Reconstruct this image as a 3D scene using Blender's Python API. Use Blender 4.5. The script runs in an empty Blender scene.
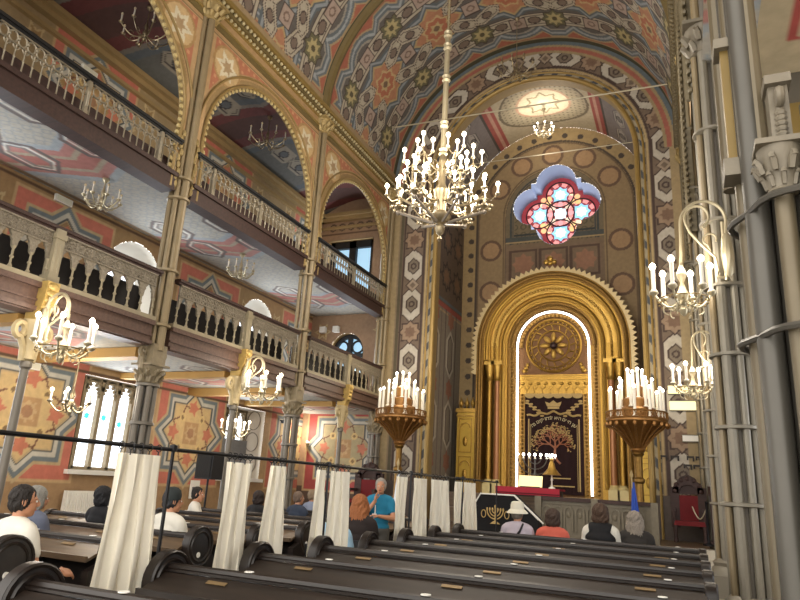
import bpy, bmesh, math, random
import numpy as np
from mathutils import Vector, Matrix
random.seed(7)
PI = math.pi
C = bpy.context.scene.collection
sc = bpy.context.scene
sin, cos = math.sin, math.cos

# ---------------------------------------------------------------- colours
def lin(h):
    c = [int(h[i:i+2], 16)/255 for i in (0, 2, 4)]
    return tuple(x/12.92 if x <= .04045 else ((x+.055)/1.055)**2.4 for x in c)

MATS = {}
def mat(name, hexc, rough=.6, metal=0., nscale=8., namt=.15, bump=0., emit=None, estr=0., alpha=None, spec=None):
    if name in MATS: return MATS[name]
    m = bpy.data.materials.new(name); m.use_nodes = True
    nt = m.node_tree; b = nt.nodes['Principled BSDF']; L = nt.links
    col = lin(hexc)
    tc = nt.nodes.new('ShaderNodeTexCoord')
    nz = nt.nodes.new('ShaderNodeTexNoise'); nz.inputs['Scale'].default_value = nscale; nz.inputs['Detail'].default_value = 4
    L.new(tc.outputs['Object'], nz.inputs['Vector'])
    mx = nt.nodes.new('ShaderNodeMix'); mx.data_type = 'RGBA'
    mx.inputs[6].default_value = (*[c*(1-namt) for c in col], 1); mx.inputs[7].default_value = (*[min(1, c*(1+namt)) for c in col], 1)
    L.new(nz.outputs['Fac'], mx.inputs[0]); L.new(mx.outputs[2], b.inputs['Base Color'])
    b.inputs['Roughness'].default_value = rough; b.inputs['Metallic'].default_value = metal
    if spec is not None: b.inputs['Specular IOR Level'].default_value = spec
    if bump:
        bp = nt.nodes.new('ShaderNodeBump'); bp.inputs['Strength'].default_value = bump; bp.inputs['Distance'].default_value = .02
        L.new(nz.outputs['Fac'], bp.inputs['Height']); L.new(bp.outputs['Normal'], b.inputs['Normal'])
    if emit:
        b.inputs['Emission Color'].default_value = (*lin(emit), 1); b.inputs['Emission Strength'].default_value = estr
    MATS[name] = m
    return m

def wood(name, h1, h2, rough=.35, scale=3.):
    m = bpy.data.materials.new(name); m.use_nodes = True
    nt = m.node_tree; b = nt.nodes['Principled BSDF']; L = nt.links
    tc = nt.nodes.new('ShaderNodeTexCoord'); mp = nt.nodes.new('ShaderNodeMapping')
    mp.inputs['Scale'].default_value = (.6, 6, 6)
    nz = nt.nodes.new('ShaderNodeTexNoise'); nz.inputs['Scale'].default_value = scale; nz.inputs['Detail'].default_value = 6
    rp = nt.nodes.new('ShaderNodeValToRGB'); rp.color_ramp.elements[0].position = .3; rp.color_ramp.elements[1].position = .7
    rp.color_ramp.elements[0].color = (*lin(h1), 1); rp.color_ramp.elements[1].color = (*lin(h2), 1)
    L.new(tc.outputs['Object'], mp.inputs['Vector']); L.new(mp.outputs['Vector'], nz.inputs['Vector'])
    L.new(nz.outputs['Fac'], rp.inputs['Fac']); L.new(rp.outputs['Color'], b.inputs['Base Color'])
    b.inputs['Roughness'].default_value = rough
    MATS[name] = m
    return m

def painted_mat():
    m = bpy.data.materials.new('painted_plaster'); m.use_nodes = True
    nt = m.node_tree; b = nt.nodes['Principled BSDF']; L = nt.links
    at = nt.nodes.new('ShaderNodeAttribute'); at.attribute_name = 'Col'
    tc = nt.nodes.new('ShaderNodeTexCoord')
    nz = nt.nodes.new('ShaderNodeTexNoise'); nz.inputs['Scale'].default_value = 9; nz.inputs['Detail'].default_value = 6
    L.new(tc.outputs['Object'], nz.inputs['Vector'])
    mr = nt.nodes.new('ShaderNodeMapRange'); mr.inputs['To Min'].default_value = .72; mr.inputs['To Max'].default_value = 1.2
    L.new(nz.outputs['Fac'], mr.inputs['Value'])
    mx = nt.nodes.new('ShaderNodeVectorMath'); mx.operation = 'SCALE'
    L.new(at.outputs['Color'], mx.inputs[0]); L.new(mr.outputs['Result'], mx.inputs['Scale'])
    L.new(mx.outputs['Vector'], b.inputs['Base Color'])
    b.inputs['Roughness'].default_value = .75
    return m
PAINT = painted_mat()

GOLD = mat('polished_gilding', 'a8843e', .34, .85, 34, .3, .6)
GOLDB = mat('bright_gilding', 'b8944a', .34, .75, 30, .25, .5)
GOLDD = mat('aged_gilding', '7d5f2e', .4, .75, 16, .35, .6)
BRASS = mat('brass', '9c8f74', .3, .8, 12, .15)
PALEBRASS = mat('pale_brass', 'b8ad90', .35, .5, 12, .12)
DKBRASS = mat('dull_brass', '8a744a', .45, .6, 12, .25)
IRON = mat('grey_painted_iron', '6c665c', .45, .2, 6, .12)
IRONG = mat('gilded_grey_iron', '85765a', .42, .15, 5, .2)
STONEG = mat('carved_grey_stucco', '746c5c', .55, .0, 10, .25, .5)
BLACK = mat('black_metal', '17171a', .4, .3, 6, .1)
BLACKP = mat('black_plastic', '131316', .5, 0, 6, .1)
PEWW = wood('dark_pew_wood', '17120f', '261d18', .38)
PEWD = wood('dark_desk_wood', '1c1510', '2a2019', .5)
PEWB = wood('lighter_brown_wood', '4a3c2e', '65523d', .33)  # lighter brown than the other pew woods
DARKW = wood('gallery_brown_wood', '2e1d18', '3f2822', .65)
FASC = wood('gallery_rose_wood', '4d3830', '614a3f', .5)
SEATW = wood('gallery_seat_wood', '120d0b', '1b1411', .6)
CREAMP = mat('cream_paint', '8d836b', .55, 0, 7, .15)
LACE = mat('pierced_cream_metal', '7d7464', .5, .1, 30, .45, .6)
SILV = mat('silvered_metal', '8c8370', .4, .3, 12, .2)
TAN = mat('tan_plaster', '9c8358', .7, 0, 5, .12)
OLIVE = mat('olive_moulding', '6b5c38', .6, .1, 5, .15)
CLOTH = mat('cream_curtain_cloth', 'f4eedc', .9, 0, 5, .08)
WHITE = mat('white_paint', 'e6e4dc', .5, 0, 5, .04)
CANDLE = mat('white_candle_tube', 'efeadc', .45, 0, 5, .03)
BULB = mat('lit_bulb', 'ffffff', .3, 0, 5, 0, 0, 'ffe9c4', 9)
BULBW = mat('white_lit_bulb', 'ffffff', .3, 0, 5, 0, 0, 'fff4e4', 9)
DIMB = mat('unlit_glass_bulb', 'd9c7a4', .15, 0, 5, .05)
LED = mat('white_led_strip', 'ffffff', .4, 0, 5, 0, 0, 'fff6ea', 5)
PANE = mat('bright_daylight_glass', 'f2f7ff', .2, 0, 1.5, .04, 0, 'eaf3ff', 2.2)
PANED = mat('blue_daylight_glass', '90b4cc', .1, 0, 1.5, .1, 0, '9fc4dd', .75)
SIGNL = mat('cream_lit_sign', 'e9dfae', .5, 0, 4, .03, 0, 'efe2a6', .8)
RED = mat('red_velvet', '6a1418', .85, 0, 9, .2)
REDC = mat('crimson_table_cloth', 'a01f33', .8, 0, 6, .15)
MAROON = mat('maroon_velvet', '250a0d', .9, 0, 14, .3)
EMB = mat('gold_embroidery', 'b59a63', .6, .2, 30, .25)
EMBC = mat('copper_embroidery', 'a3684a', .6, .2, 30, .3)
SKIN = mat('skin', 'b98464', .55, 0, 12, .08)
MARBLE = mat('pale_marble', 'b5ad9c', .4, 0, 4, .15)

# ---------------------------------------------------------------- mesh builder
class MB:
    def __init__(s): s.v = []; s.f = []; s.m = []
    def add(s, vs, fs, mi=0):
        o = len(s.v); s.v += [tuple(p) for p in vs]
        for f in fs: s.f.append(tuple(i+o for i in f)); s.m.append(mi)
        return s
    def box(s, x0, x1, y0, y1, z0, z1, mi=0):
        return s.add([(x0,y0,z0),(x1,y0,z0),(x1,y1,z0),(x0,y1,z0),(x0,y0,z1),(x1,y0,z1),(x1,y1,z1),(x0,y1,z1)],
            [(3,2,1,0),(4,5,6,7),(0,1,5,4),(1,2,6,5),(2,3,7,6),(3,0,4,7)], mi)
    def tube(s, pts, r, n=8, mi=0, closed=False):
        pts = [Vector(p) for p in pts]; k = len(pts)
        rr = [r]*k if isinstance(r, (int, float)) else list(r)
        vs = []; up = None
        for i, p in enumerate(pts):
            if closed: t = pts[(i+1) % k]-pts[i-1]
            else: t = pts[min(i+1, k-1)]-pts[max(i-1, 0)]
            if t.length < 1e-9: t = Vector((0, 0, 1))
            t.normalize()
            if up is None: up = Vector((0, 0, 1)) if abs(t.z) < .9 else Vector((1, 0, 0))
            a = t.cross(up)
            if a.length < 1e-6: a = t.orthogonal()
            a.normalize(); b = a.cross(t).normalized(); up = b
            for j in range(n):
                w = 2*PI*j/n; vs.append(p+(a*cos(w)+b*sin(w))*rr[i])
        fs = []
        for i in range(k if closed else k-1):
            i2 = (i+1) % k
            for j in range(n):
                j2 = (j+1) % n; fs.append((i*n+j, i*n+j2, i2*n+j2, i2*n+j))
        if not closed: fs.append(tuple(range(n))[::-1]); fs.append(tuple((k-1)*n+j for j in range(n)))
        return s.add(vs, fs, mi)
    def lathe(s, prof, c=(0,0,0), n=16, mi=0, a0=0., a1=2*PI):
        full = abs(a1-a0-2*PI) < 1e-6; m = n if full else n+1
        vs = [(c[0]+r*cos(a0+(a1-a0)*j/n), c[1]+r*sin(a0+(a1-a0)*j/n), c[2]+z) for r, z in prof for j in range(m)]
        fs = []
        for i in range(len(prof)-1):
            for j in range(n):
                j2 = (j+1) % m; fs.append((i*m+j, i*m+j2, (i+1)*m+j2, (i+1)*m+j))
        if full:
            if prof[0][0] > 1e-4: fs.append(tuple(range(m))[::-1])
            if prof[-1][0] > 1e-4: fs.append(tuple((len(prof)-1)*m+j for j in range(m)))
        return s.add(vs, fs, mi)
    def sph(s, c, r, n=10, k=7, mi=0):
        rx, ry, rz = (r, r, r) if isinstance(r, (int, float)) else r
        vs = [(c[0], c[1], c[2]-rz)]
        for i in range(1, k):
            t = -PI/2+PI*i/k
            vs += [(c[0]+rx*cos(t)*cos(2*PI*j/n), c[1]+ry*cos(t)*sin(2*PI*j/n), c[2]+rz*sin(t)) for j in range(n)]
        vs.append((c[0], c[1], c[2]+rz)); e = len(vs)-1; fs = []
        for j in range(n):
            j2 = (j+1) % n
            fs.append((0, 1+j2, 1+j)); fs.append((e, 1+(k-2)*n+j, 1+(k-2)*n+j2))
            for i in range(k-2): fs.append((1+i*n+j, 1+i*n+j2, 1+(i+1)*n+j2, 1+(i+1)*n+j))
        return s.add(vs, fs, mi)
    def prism(s, poly, a, b, plane='xz', mi=0):
        f = {'xz': lambda p, t: (p[0], t, p[1]), 'yz': lambda p, t: (t, p[0], p[1]), 'xy': lambda p, t: (p[0], p[1], t)}[plane]
        n = len(poly)
        vs = [f(p, a) for p in poly]+[f(p, b) for p in poly]
        fs = [tuple(range(n))[::-1], tuple(range(n, 2*n))]+[(i, (i+1) % n, n+(i+1) % n, n+i) for i in range(n)]
        return s.add(vs, fs, mi)
    def arcband(s, cx, cz, r0, r1, y0, y1, a0=0., a1=PI, n=40, plane='xz', mi=0):
        vs = []
        for i in range(n+1):
            a = a0+(a1-a0)*i/n
            for r, y in ((r0, y0), (r1, y0), (r1, y1), (r0, y1)):
                h, z = cx+r*cos(a), cz+r*sin(a)
                vs.append((h, y, z) if plane == 'xz' else (y, h, z))
        fs = [(0, 1, 2, 3), tuple(n*4+q for q in (3, 2, 1, 0))]
        for i in range(n):
            for q in range(4):
                q2 = (q+1) % 4; fs.append((i*4+q, i*4+4+q, i*4+4+q2, i*4+q2))
        return s.add(vs, fs, mi)
    def mesh(s, name, mats, angle=35):
        me = bpy.data.meshes.new(name); me.from_pydata(s.v, [], s.f)
        for m in (mats if isinstance(mats, (list, tuple)) else [mats]): me.materials.append(m)
        me.polygons.foreach_set('material_index', s.m)
        bm = bmesh.new(); bm.from_mesh(me); bmesh.ops.recalc_face_normals(bm, faces=bm.faces); bm.to_mesh(me); bm.free()
        if angle:
            me.shade_smooth(); me.set_sharp_from_angle(angle=math.radians(angle))
        me.update()
        return me
    def build(s, name, mats, parent=None, world=False, loc=None, angle=35):
        if world and parent is not None:
            w = wloc(parent); s.v = [(p[0]-w.x, p[1]-w.y, p[2]-w.z) for p in s.v]
        o = bpy.data.objects.new(name, s.mesh(name, mats, angle)); C.objects.link(o)
        if parent is not None: o.parent = parent
        if loc: o.location = loc
        return o

def wloc(o):
    v = Vector(o.location)
    while o.parent: o = o.parent; v = v+Vector(o.location)
    return v
def thing(name, label, cat, loc=(0,0,0), rz=0., group=None):
    o = bpy.data.objects.new(name, None); C.objects.link(o); o.empty_display_size = .1
    o.location = loc; o.rotation_euler = (0, 0, rz); o['label'] = label; o['category'] = cat
    if group: o['group'] = group
    return o
def tag(o, label, cat, group=None):
    o['label'] = label; o['category'] = cat
    if group: o['group'] = group
    return o
def struct(o, label=None):
    o['kind'] = 'structure'
    if label: o['label'] = label
    return o
def dup(root, loc=None, rz=None, label=None):
    def rec(o, p):
        c = o.copy(); C.objects.link(c)
        if p is not None: c.parent = p
        for ch in KIDS.get(o.name, []) or list(o.children): rec(ch, c)
        return c
    r = rec(root, None)
    if loc is not None: r.location = loc
    if rz is not None: r.rotation_euler = (0, 0, rz)
    if label: r['label'] = label
    return r
KIDS = {}
def inst(me, name, parent, loc, rz=0.):
    o = bpy.data.objects.new(name, me); C.objects.link(o); o.parent = parent; o.location = loc; o.rotation_euler = (0, 0, rz)
    return o
def lamp(loc, power, col=(1, .9, .76), r=.2, name='lamp_light'):
    l = bpy.data.lights.new(name, 'POINT'); l.energy = power; l.color = col; l.shadow_soft_size = r
    o = bpy.data.objects.new(name, l); C.objects.link(o); o.location = loc
    return o
ORD = ['first', 'second', 'third', 'fourth', 'fifth', 'sixth', 'seventh', 'eighth', 'ninth', 'tenth', 'eleventh', 'twelfth', 'thirteenth', 'fourteenth']

# ---------------------------------------------------------------- painted patterns
def plin(h, k=.78):
    c = lin(h); g = .3*c[0]+.55*c[1]+.15*c[2]
    return tuple((g+(x-g)*k)*.96 for x in c)
class Pat:
    def __init__(s, U, V, base):
        s.U = U; s.V = V; s.c = np.empty((U.size, 3)); s.c[:] = plin(base)
    def fill(s, mask, h): s.c[mask] = plin(h); return s
    def ring(s, d, w, h): return s.fill(np.abs(d) < w, h)
def box_d(u, v, a, b): return np.maximum(np.abs(u)-a, np.abs(v)-b)
def star_d(u, v, n, R, r, rot=0.):
    a = np.mod(np.arctan2(v, u)-rot, 2*PI/n); a = np.minimum(a, 2*PI/n-a); rho = np.hypot(u, v)
    px, py = rho*np.cos(a), rho*np.sin(a)
    bx, by = r*cos(PI/n), r*sin(PI/n); ex, ey = bx-R, by
    L = math.hypot(ex, ey)
    return -(ex*(py)-ey*(px-R))/L
def octagram_d(u, v, a): return np.minimum(np.maximum(np.abs(u), np.abs(v)), (np.abs(u)+np.abs(v))*.7071)-a
def hex_d(u, v, a, b):      # elongated along u
    return np.maximum(np.abs(v)-b, (np.abs(u)+np.abs(v)*.9)-a)
def rot2(u, v, t): return u*cos(t)+v*sin(t), -u*sin(t)+v*cos(t)

def grid(name, fn, u0, u1, v0, v1, step, colfn, hole=None, parent=None, smooth=True):
    nu = max(2, int(round((u1-u0)/step))+1); nv = max(2, int(round((v1-v0)/step))+1)
    U, V = np.meshgrid(np.linspace(u0, u1, nu), np.linspace(v0, v1, nv), indexing='ij')
    uf, vf = U.ravel(), V.ravel()
    X, Y, Z = fn(uf, vf); co = np.stack([X+0*uf, Y+0*uf, Z+0*uf], 1)
    idx = np.arange(nu*nv).reshape(nu, nv)
    q = np.stack([idx[:-1, :-1], idx[1:, :-1], idx[1:, 1:], idx[:-1, 1:]], -1).reshape(-1, 4)
    if hole is not None:
        cu = (uf[q].mean(1)); cv = (vf[q].mean(1)); q = q[~hole(cu, cv)]
    me = bpy.data.meshes.new(name)
    me.vertices.add(co.shape[0]); me.vertices.foreach_set('co', co.ravel().astype(np.float32))
    nf = q.shape[0]; me.loops.add(nf*4); me.polygons.add(nf)
    me.loops.foreach_set('vertex_index', q.ravel().astype(np.int32))
    me.polygons.foreach_set('loop_start', np.arange(0, nf*4, 4, dtype=np.int32))
    me.update(calc_edges=True)
    col = colfn(uf, vf); at = me.attributes.new('Col', 'FLOAT_COLOR', 'POINT')
    at.data.foreach_set('color', np.concatenate([col, np.ones((col.shape[0], 1))], 1).ravel().astype(np.float32))
    me.materials.append(PAINT)
    if smooth: me.shade_smooth()
    o = bpy.data.objects.new(name, me); C.objects.link(o)
    if parent is not None: o.parent = parent
    return o

# ================================================================ the place
XL, XR, XN = -8.4, .3, -4.05          # arcade planes and nave axis
XA, RA = -3.85, 3.0                   # apse axis, chancel arch radius
ZC, RV = 11.04, 4.35                  # springing line and radius of the nave vault
COLY = [3.9, 8.5, 13.1, 17.8]
YE = 17.8                             # chancel wall
XW = -11.5                            # outer wall of the left aisle
ZS1, ZS2 = 3.55, 6.85                 # gallery soffits
POSTY = [6.15, 10.82, 15.4]
BAYC = [6.2, 10.85, 15.45]
# ---------------------------------------------------------------- colour functions
def star_panel(P, u, v, H, grey='6f7b80', red='cf6a4e', field='d2ae68', light='c6c0ae', top=True):
    sq = box_d(u, v, H*1.2, H*1.2); d = octagram_d(u, v, H*.64)
    P.fill((sq < 0) & (sq > -.4), red)
    P.fill((sq < .06) & (sq > 0), 'c9a468'); P.fill((sq < -.4) & (sq > -.46), 'c9a468')
    P.fill(d < .30, 'c2a671'); P.fill(d < .24, grey); P.fill(d < .15, light); P.fill(d < .07, '4e5254'); P.fill(d < .03, 'c2a671')
    P.fill(d < 0, field)
    d2 = octagram_d(*rot2(u, v, PI/8), H*.5); P.ring(d2, .02, '7b4a30')
    for a in range(4):
        uu, vv = u-H*.62*cos(a*PI/2), v-H*.62*sin(a*PI/2); P.fill(star_d(uu, vv, 5, .22, .12) < 0, 'cc7048')
        uu, vv = u-H*.5*cos(a*PI/2+PI/4), v-H*.5*sin(a*PI/2+PI/4); P.fill(np.hypot(uu, vv) < .11, 'd9b767'); P.fill(np.hypot(uu, vv) < .05, '8a6a3a')
    r = np.hypot(u, v); P.fill(box_d(u, v, H*.26, H*.26) < 0, 'b98c50'); P.fill(star_d(u, v, 8, H*.24, H*.15) < 0, 'c9a468'); P.fill(r < H*.12, 'a8784a')

def flower(P, u, v, s=1., h='cdb176'):
    d = star_d(u, v, 6, .33*s, .17*s); P.fill(d < .0, h); P.fill(star_d(u, v, 6, .24*s, .12*s) < 0, 'a5803f'); P.fill(np.hypot(u, v) < .08*s, '6e4f2c')

def col_wall_left(y, z):
    P = Pat(y, z, 'a98349'); P.fill(z < 3.5, 'bb955a')  # ground storey base lightened, lamp light put into the wall colour
    P.fill(z > 8.9, 'a58a58')
    P.fill(z < 1.36, 'a88250'); P.fill(np.abs(z-1.37) < .025, '6d4d2a'); P.fill(np.abs(z-1.45) < .012, 'c3a16a'); P.fill(z < .4, '6a5138')
    for yc in COLY:
        yc = yc+.15
        star_panel(P, y-yc, z-2.45, 1.02)
        star_panel(P, y-yc, z-5.45, .98, field='a07a45')
        star_panel(P, y-yc, z-9.15, .92, field='a8823f')
        for s in (-1.55, 1.55):
            for zc in (6.1, 9.7): flower(P, y-yc-s, z-zc)
    for zc in (3.42, 6.78, 3.65): P.ring(z-zc, .03, '6b4a2d')
    return P.c

def col_wall_end(x, z):
    P = Pat(x, z, 'b58d62'); xc = -9.95
    P.fill(z < 1.3, '5e4636')
    star_panel(P, x-xc, z-2.5, 1.08, red='b23b33', field='b0a070')
    P.fill(z > 3.6, 'a5805a')
    for s in (-1, 1): flower(P, x-xc-s*1.1, z-6.3)
    for k in range(7):                                     # scroll frieze above the upper window
        u = x-(xc-1.05+.35*k); P.ring(np.hypot(u, z-10.05)-.12, .025, '5c4630')
    P.ring(z-10.3, .03, '6b4a2d'); P.ring(z-9.8, .02, '6b4a2d')
    return P.c

def ribbons(P, u, v, s, cream='b3a892', eye='7d6a5c', dark='4b3b36'):
    d = hex_d(u, v, .62*s, .29*s)
    P.fill(d < .03*s, dark); P.fill(d < 0, cream); d2 = np.hypot(u*.8, v)-.13*s; P.fill(np.abs(d+.1*s) < .016*s, dark)
    P.fill(d2 < .04*s, dark); P.fill(d2 < 0, eye)

def col_vault(u, v):
    """u: arc length from the left springing, v: world y"""
    P = Pat(u, v, 'b05e42')
    b0 = np.where(v < 3.9, -.7, np.where(v < 8.5, 3.9, np.where(v < 13.1, 8.5, 13.1)))
    L = np.where(v < 13.1, 4.6, 4.7); y = v-b0-L/2
    T = RV*PI/6; k = np.round(u/T); us = u-k*T; ur = u-(np.floor(u/T)+.5)*T     # star rows and rosette rows
    ua = np.abs(y)
    edge = L/2-ua
    # outline of the blue-grey field
    d = np.minimum(np.maximum(hex_d(ur, ua-1.15, .72, .58), hex_d(ua-1.15, ur, .8, .6)), np.hypot(us*.95, ua-1.22)-.5)
    d = np.minimum(d, ua-1.22); 
    d = np.maximum(d, .75-u); d = np.maximum(d, u-(RV*PI-.75))
    P.fill(d < .38, 'b09668'); P.fill(d < .32, '68737a'); P.fill(d < .24, '9ba3a8'); P.fill(d < .16, '636d74'); P.fill(d < .07, '9c9588')
    P.fill(d < .0, '625d59')
    st = octagram_d(us, y, .62)
    P.fill(st < .22, '5a656d'); P.fill(st < .14, '8f989e'); P.fill(st < .06, '5c666d')
    P.fill(st < 0, 'b89c60'); P.fill(st < -.05, 'b87a50'); q = octagram_d(*rot2(us, y, PI/8), .36); P.fill(q < 0, 'c2a468'); P.fill(q < -.06, 'b5653f'); P.fill(star_d(us, y, 6, .26, .15) < 0, 'bfa468'); P.fill(np.hypot(us, y) < .1, '7a5f45')
    # boxes
    for bx, by in ((us, ua-1.3), (ur, ua)):
        pu, pv = rot2(bx, by, .0)
    # ribbons between the boxes and the rosettes
    for sg in (-1, 1):
        w, q = rot2(ur-sg*T*.25*1.1, ua-1.25+.0, 0.)
        ribbons(P, w*1.0, q, .98)
        w, q = rot2(ur-sg*.36, ua-.52, sg*1.05)
        ribbons(P, q, w, .8)
    for bx, by in ((us, ua-1.3), (ur, ua)):
        d = box_d(bx, by, .21, .21); P.fill(d < .035, '4b3b36'); P.fill(d < 0, 'ad9687'); P.ring(np.hypot(bx, by)-.1, .025, '7d6455')
    d = star_d(ur, ua-1.25, 8, .40, .29); P.fill(d < .03, '453a2c'); P.fill(d < 0, '6a6544'); P.fill(star_d(ur, ua-1.25, 8, .31, .17) < 0, 'b5a468'); P.fill(np.hypot(ur, ua-1.25) < .09, '5a5034')
    P.fill(edge < .22, 'a58a5c'); P.fill(edge < .17, '4d4a32')
    P.fill((u < .35) | (u > RV*PI-.35), 'a58a5c'); P.fill((u < .2) | (u > RV*PI-.2), '5c523a')
    return P.c

def strip_pattern(P, m, s, t, hw, period=3.0, cream='bcb19d'):
    """hexagon chain along s, across t, inside mask m"""
    Q = Pat(s[m], t[m], '75604b'); T = t[m]; period = 3.0; S0 = np.mod(s[m], period)-period/2; S = np.abs(S0)-.62
    d = hex_d(S, T, .56, hw*.74); Q.fill(d < .05, '4a352c'); Q.fill(d < 0, cream)
    d = hex_d(S, T, .24, .15); Q.fill(d < .05, '4a352c'); Q.fill(d < 0, '7b6c58'); Q.ring(np.hypot(S, T)-.08, .025, '4a352c')
    S2 = np.mod(s[m]+period/2, period)-period/2
    d = star_d(S0, T, 4, .2, .14); Q.fill(d < .03, '4a352c'); Q.fill(d < 0, 'a08a70'); Q.fill(star_d(S0, T, 4, .1, .07) < 0, '75604b')
    d = star_d(S2, T, 8, .34, .25); Q.fill(d < .04, '4a352c'); Q.fill(d < 0, '9b7d5e'); Q.fill(star_d(S2, T, 8, .2, .14) < 0, '7c5c42')
    Q.fill(np.abs(np.abs(T)-hw*.92) < .03, '4a352c')
    P.c[m] = Q.c

def spiral(P, m, s, t):
    a = np.mod(s*1.9+t*2.2, 1.)
    P.c[m & (a < .45)] = plin('4f5358'); P.c[m & (a >= .45)] = plin('a89a78')

def col_chancel(x, z):
    P = Pat(x, z, '8a7352')
    a = np.arctan2(z-ZC, x-XA); r = np.hypot(x-XA, z-ZC)
    up = z > ZC
    s = np.where(up, np.where(x < XA, (PI-a), a)*3.75+ZC, z)
    t = np.where(up, r-3.72, np.abs(x-XA)-3.72)             # 0 at the middle of the figured band
    strip_pattern(P, np.abs(t) < .38, s, t, .38)
    spiral(P, np.abs(t+.55) < .08, s, t)
    P.ring(t+.43, .03, 'b79a5c'); P.ring(t+.66, .03, 'b79a5c')
    P.fill((t > .38) & (t < .5), '5b5138')
    o = np.where(up, RV-np.hypot(x-XN, z-ZC), np.minimum(x-XL, XR-x))
    P.fill(up & (o < .42), 'a08858'); P.fill(up & (o < .33), 'a9573f'); P.fill(up & (o < .2), 'a08858'); P.fill(up & (o < .12), '5d6a70')
    P.fill(~up & (o < .28), 'a08858'); P.fill(~up & (o < .05), '5b5138')
    P.fill((z < 1.6), '5e5148')
    return P.c

def col_apse_side(y, z):
    P = Pat(y, z, '6a5644')
    m = z < 7.2
    P.fill(m, '8d8171'); P.fill(np.abs(z-7.25) < .1, 'a8483a'); P.fill(np.abs(z-7.42) < .05, '5d6a70'); P.fill(np.abs(z-7.05) < .04, 'b39b6c')
    for yc in (18.75, 20.2):
        t = y-yc; mm = m & (np.abs(t) < .55)
        S = np.mod(z, 2.3)-1.15
        d = hex_d(S, t, .75, .33); P.c[mm & (np.abs(d) < .07)] = plin('bdb5a0'); P.c[mm & (np.abs(d+.12) < .03)] = plin('5a4c44')
        S2 = np.mod(z+1.15, 2.3)-1.15; P.c[mm & (star_d(S2, t, 6, .36, .24) < 0)] = plin('a1684a'); P.c[mm & (np.abs(np.abs(t)-.52) < .03)] = plin('55493e')
    for zc in (8.3, 9.6, 10.7):
        for yc in (18.5, 19.6, 20.7):
            d = star_d(y-yc, z-zc, 8, .5, .34); P.ring(d, .04, '3f332b'); P.fill(star_d(y-yc, z-zc, 8, .3, .2) < 0, '84603f')
    P.fill(y < 18.2, '6f5f42')
    return P.c

def col_apse_back(x, z):
    P = Pat(x, z, '937a4e'); u = x-XA; w = z-11.0
    r = np.hypot(u, w); s = np.where(z > 11, np.arctan2(w, u)*2.9, z-11); t = np.where(z > 11, r, np.abs(u))
    P.fill(t > 2.75, 'a5884f'); a = np.mod(s, .55)-.27
    P.fill((t > 2.82) & (t < 3.1) & (np.hypot(a, t-2.96) < .1), '4a3d33')
    P.ring(t-2.75, .035, '4c3d30'); P.ring(t-1.72, .04, '5c4836'); P.ring(t-2.2, .5, '967a4c'); P.ring(t-2.68, .03, '6e5737'); P.ring(t-1.76, .03, '6e5737')
    for zc in np.arange(2, 11.1, 1.55):
        for sg in (-1, 1):
            d = np.hypot(u-sg*2.22, z-zc); P.fill(d < .4, '6d4f36'); P.fill(d < .3, 'a88150')
    for k in (1, 2, 3, 4, 5):
        aa = PI*k/6; d = np.hypot(u-2.22*cos(aa), w-2.22*sin(aa)); P.fill(d < .4, '6d4f36'); P.fill(d < .3, 'a88150')
    inn = t < 1.68
    P.fill(inn, '776647'); P.ring(np.where(inn, t-1.5, 9), .03, '3f4444'); P.ring(np.where(inn, t-1.42, 9), .02, '3f4444')
    qx, qz = np.mod(u, .3)-.15, np.mod(w, .3)-.15
    P.c[inn & (t < 1.36) & (np.abs(np.hypot(qx, qz)-.09) < .02)] = plin('5a5136')
    P.c[inn & (np.abs(w+.75) < .04) & (np.abs(u) < 1.4)] = plin('33383a'); P.c[inn & (np.abs(w+.93) < .1)] = plin('4a4e4a'); P.c[inn & (np.abs(w+1.02) < .03)] = plin('a88d58')
    low = inn & (w < -1.1)
    P.c[low] = plin('7d6447')
    for uc in (-1.05, 0, 1.05):
        d = box_d(u-uc, w+1.85, .46, .5); P.c[low & (np.abs(d) < .04)] = plin('5a4030'); P.c[low & (star_d(u-uc, w+1.85, 8, .4, .3) < 0)] = plin('9c6a48')
    return P.c

def col_apse_vault(a, y):
    P = Pat(a, y, '7f7470'); d0 = np.abs(a-PI/2)
    P.fill(d0 < .62, 'b6a582')
    P.fill((d0 > .5) & (d0 < .62), 'a5483a'); P.fill((d0 > .54) & (d0 < .58), 'c08a70'); P.ring(d0-.64, .015, '4d463c')
    R = 3.25; u = (a-PI/2)*R; v = y-19.55; rr = np.hypot(u/1.15, v)
    P.fill(rr < 1.32, 'a59675'); P.ring(rr-1.32, .04, '6f6048')
    qx, qz = np.mod(u, .16)-.08, np.mod(v, .16)-.08; P.c[(rr < 1.28) & (np.hypot(qx, qz) < .035)] = plin('7b6b4d')
    P.fill(rr < .82, 'b98a6a'); P.fill(rr < .75, 'cfc29c'); d = star_d(u, v, 8, .62, .42); P.ring(d, .03, '93805a'); P.fill(np.hypot(u, v) < .2, 'd8cfa8')
    for sg in (-1, 1):
        for yc in (18.45, 19.55, 20.65):
            for k in (0, 1):
                uu = np.abs(a-PI/2)-(.85+.33*k); ribbons(P, (y-yc), uu*R, .8, 'a69c90', '76706a', '4a413c')
    return P.c

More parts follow.
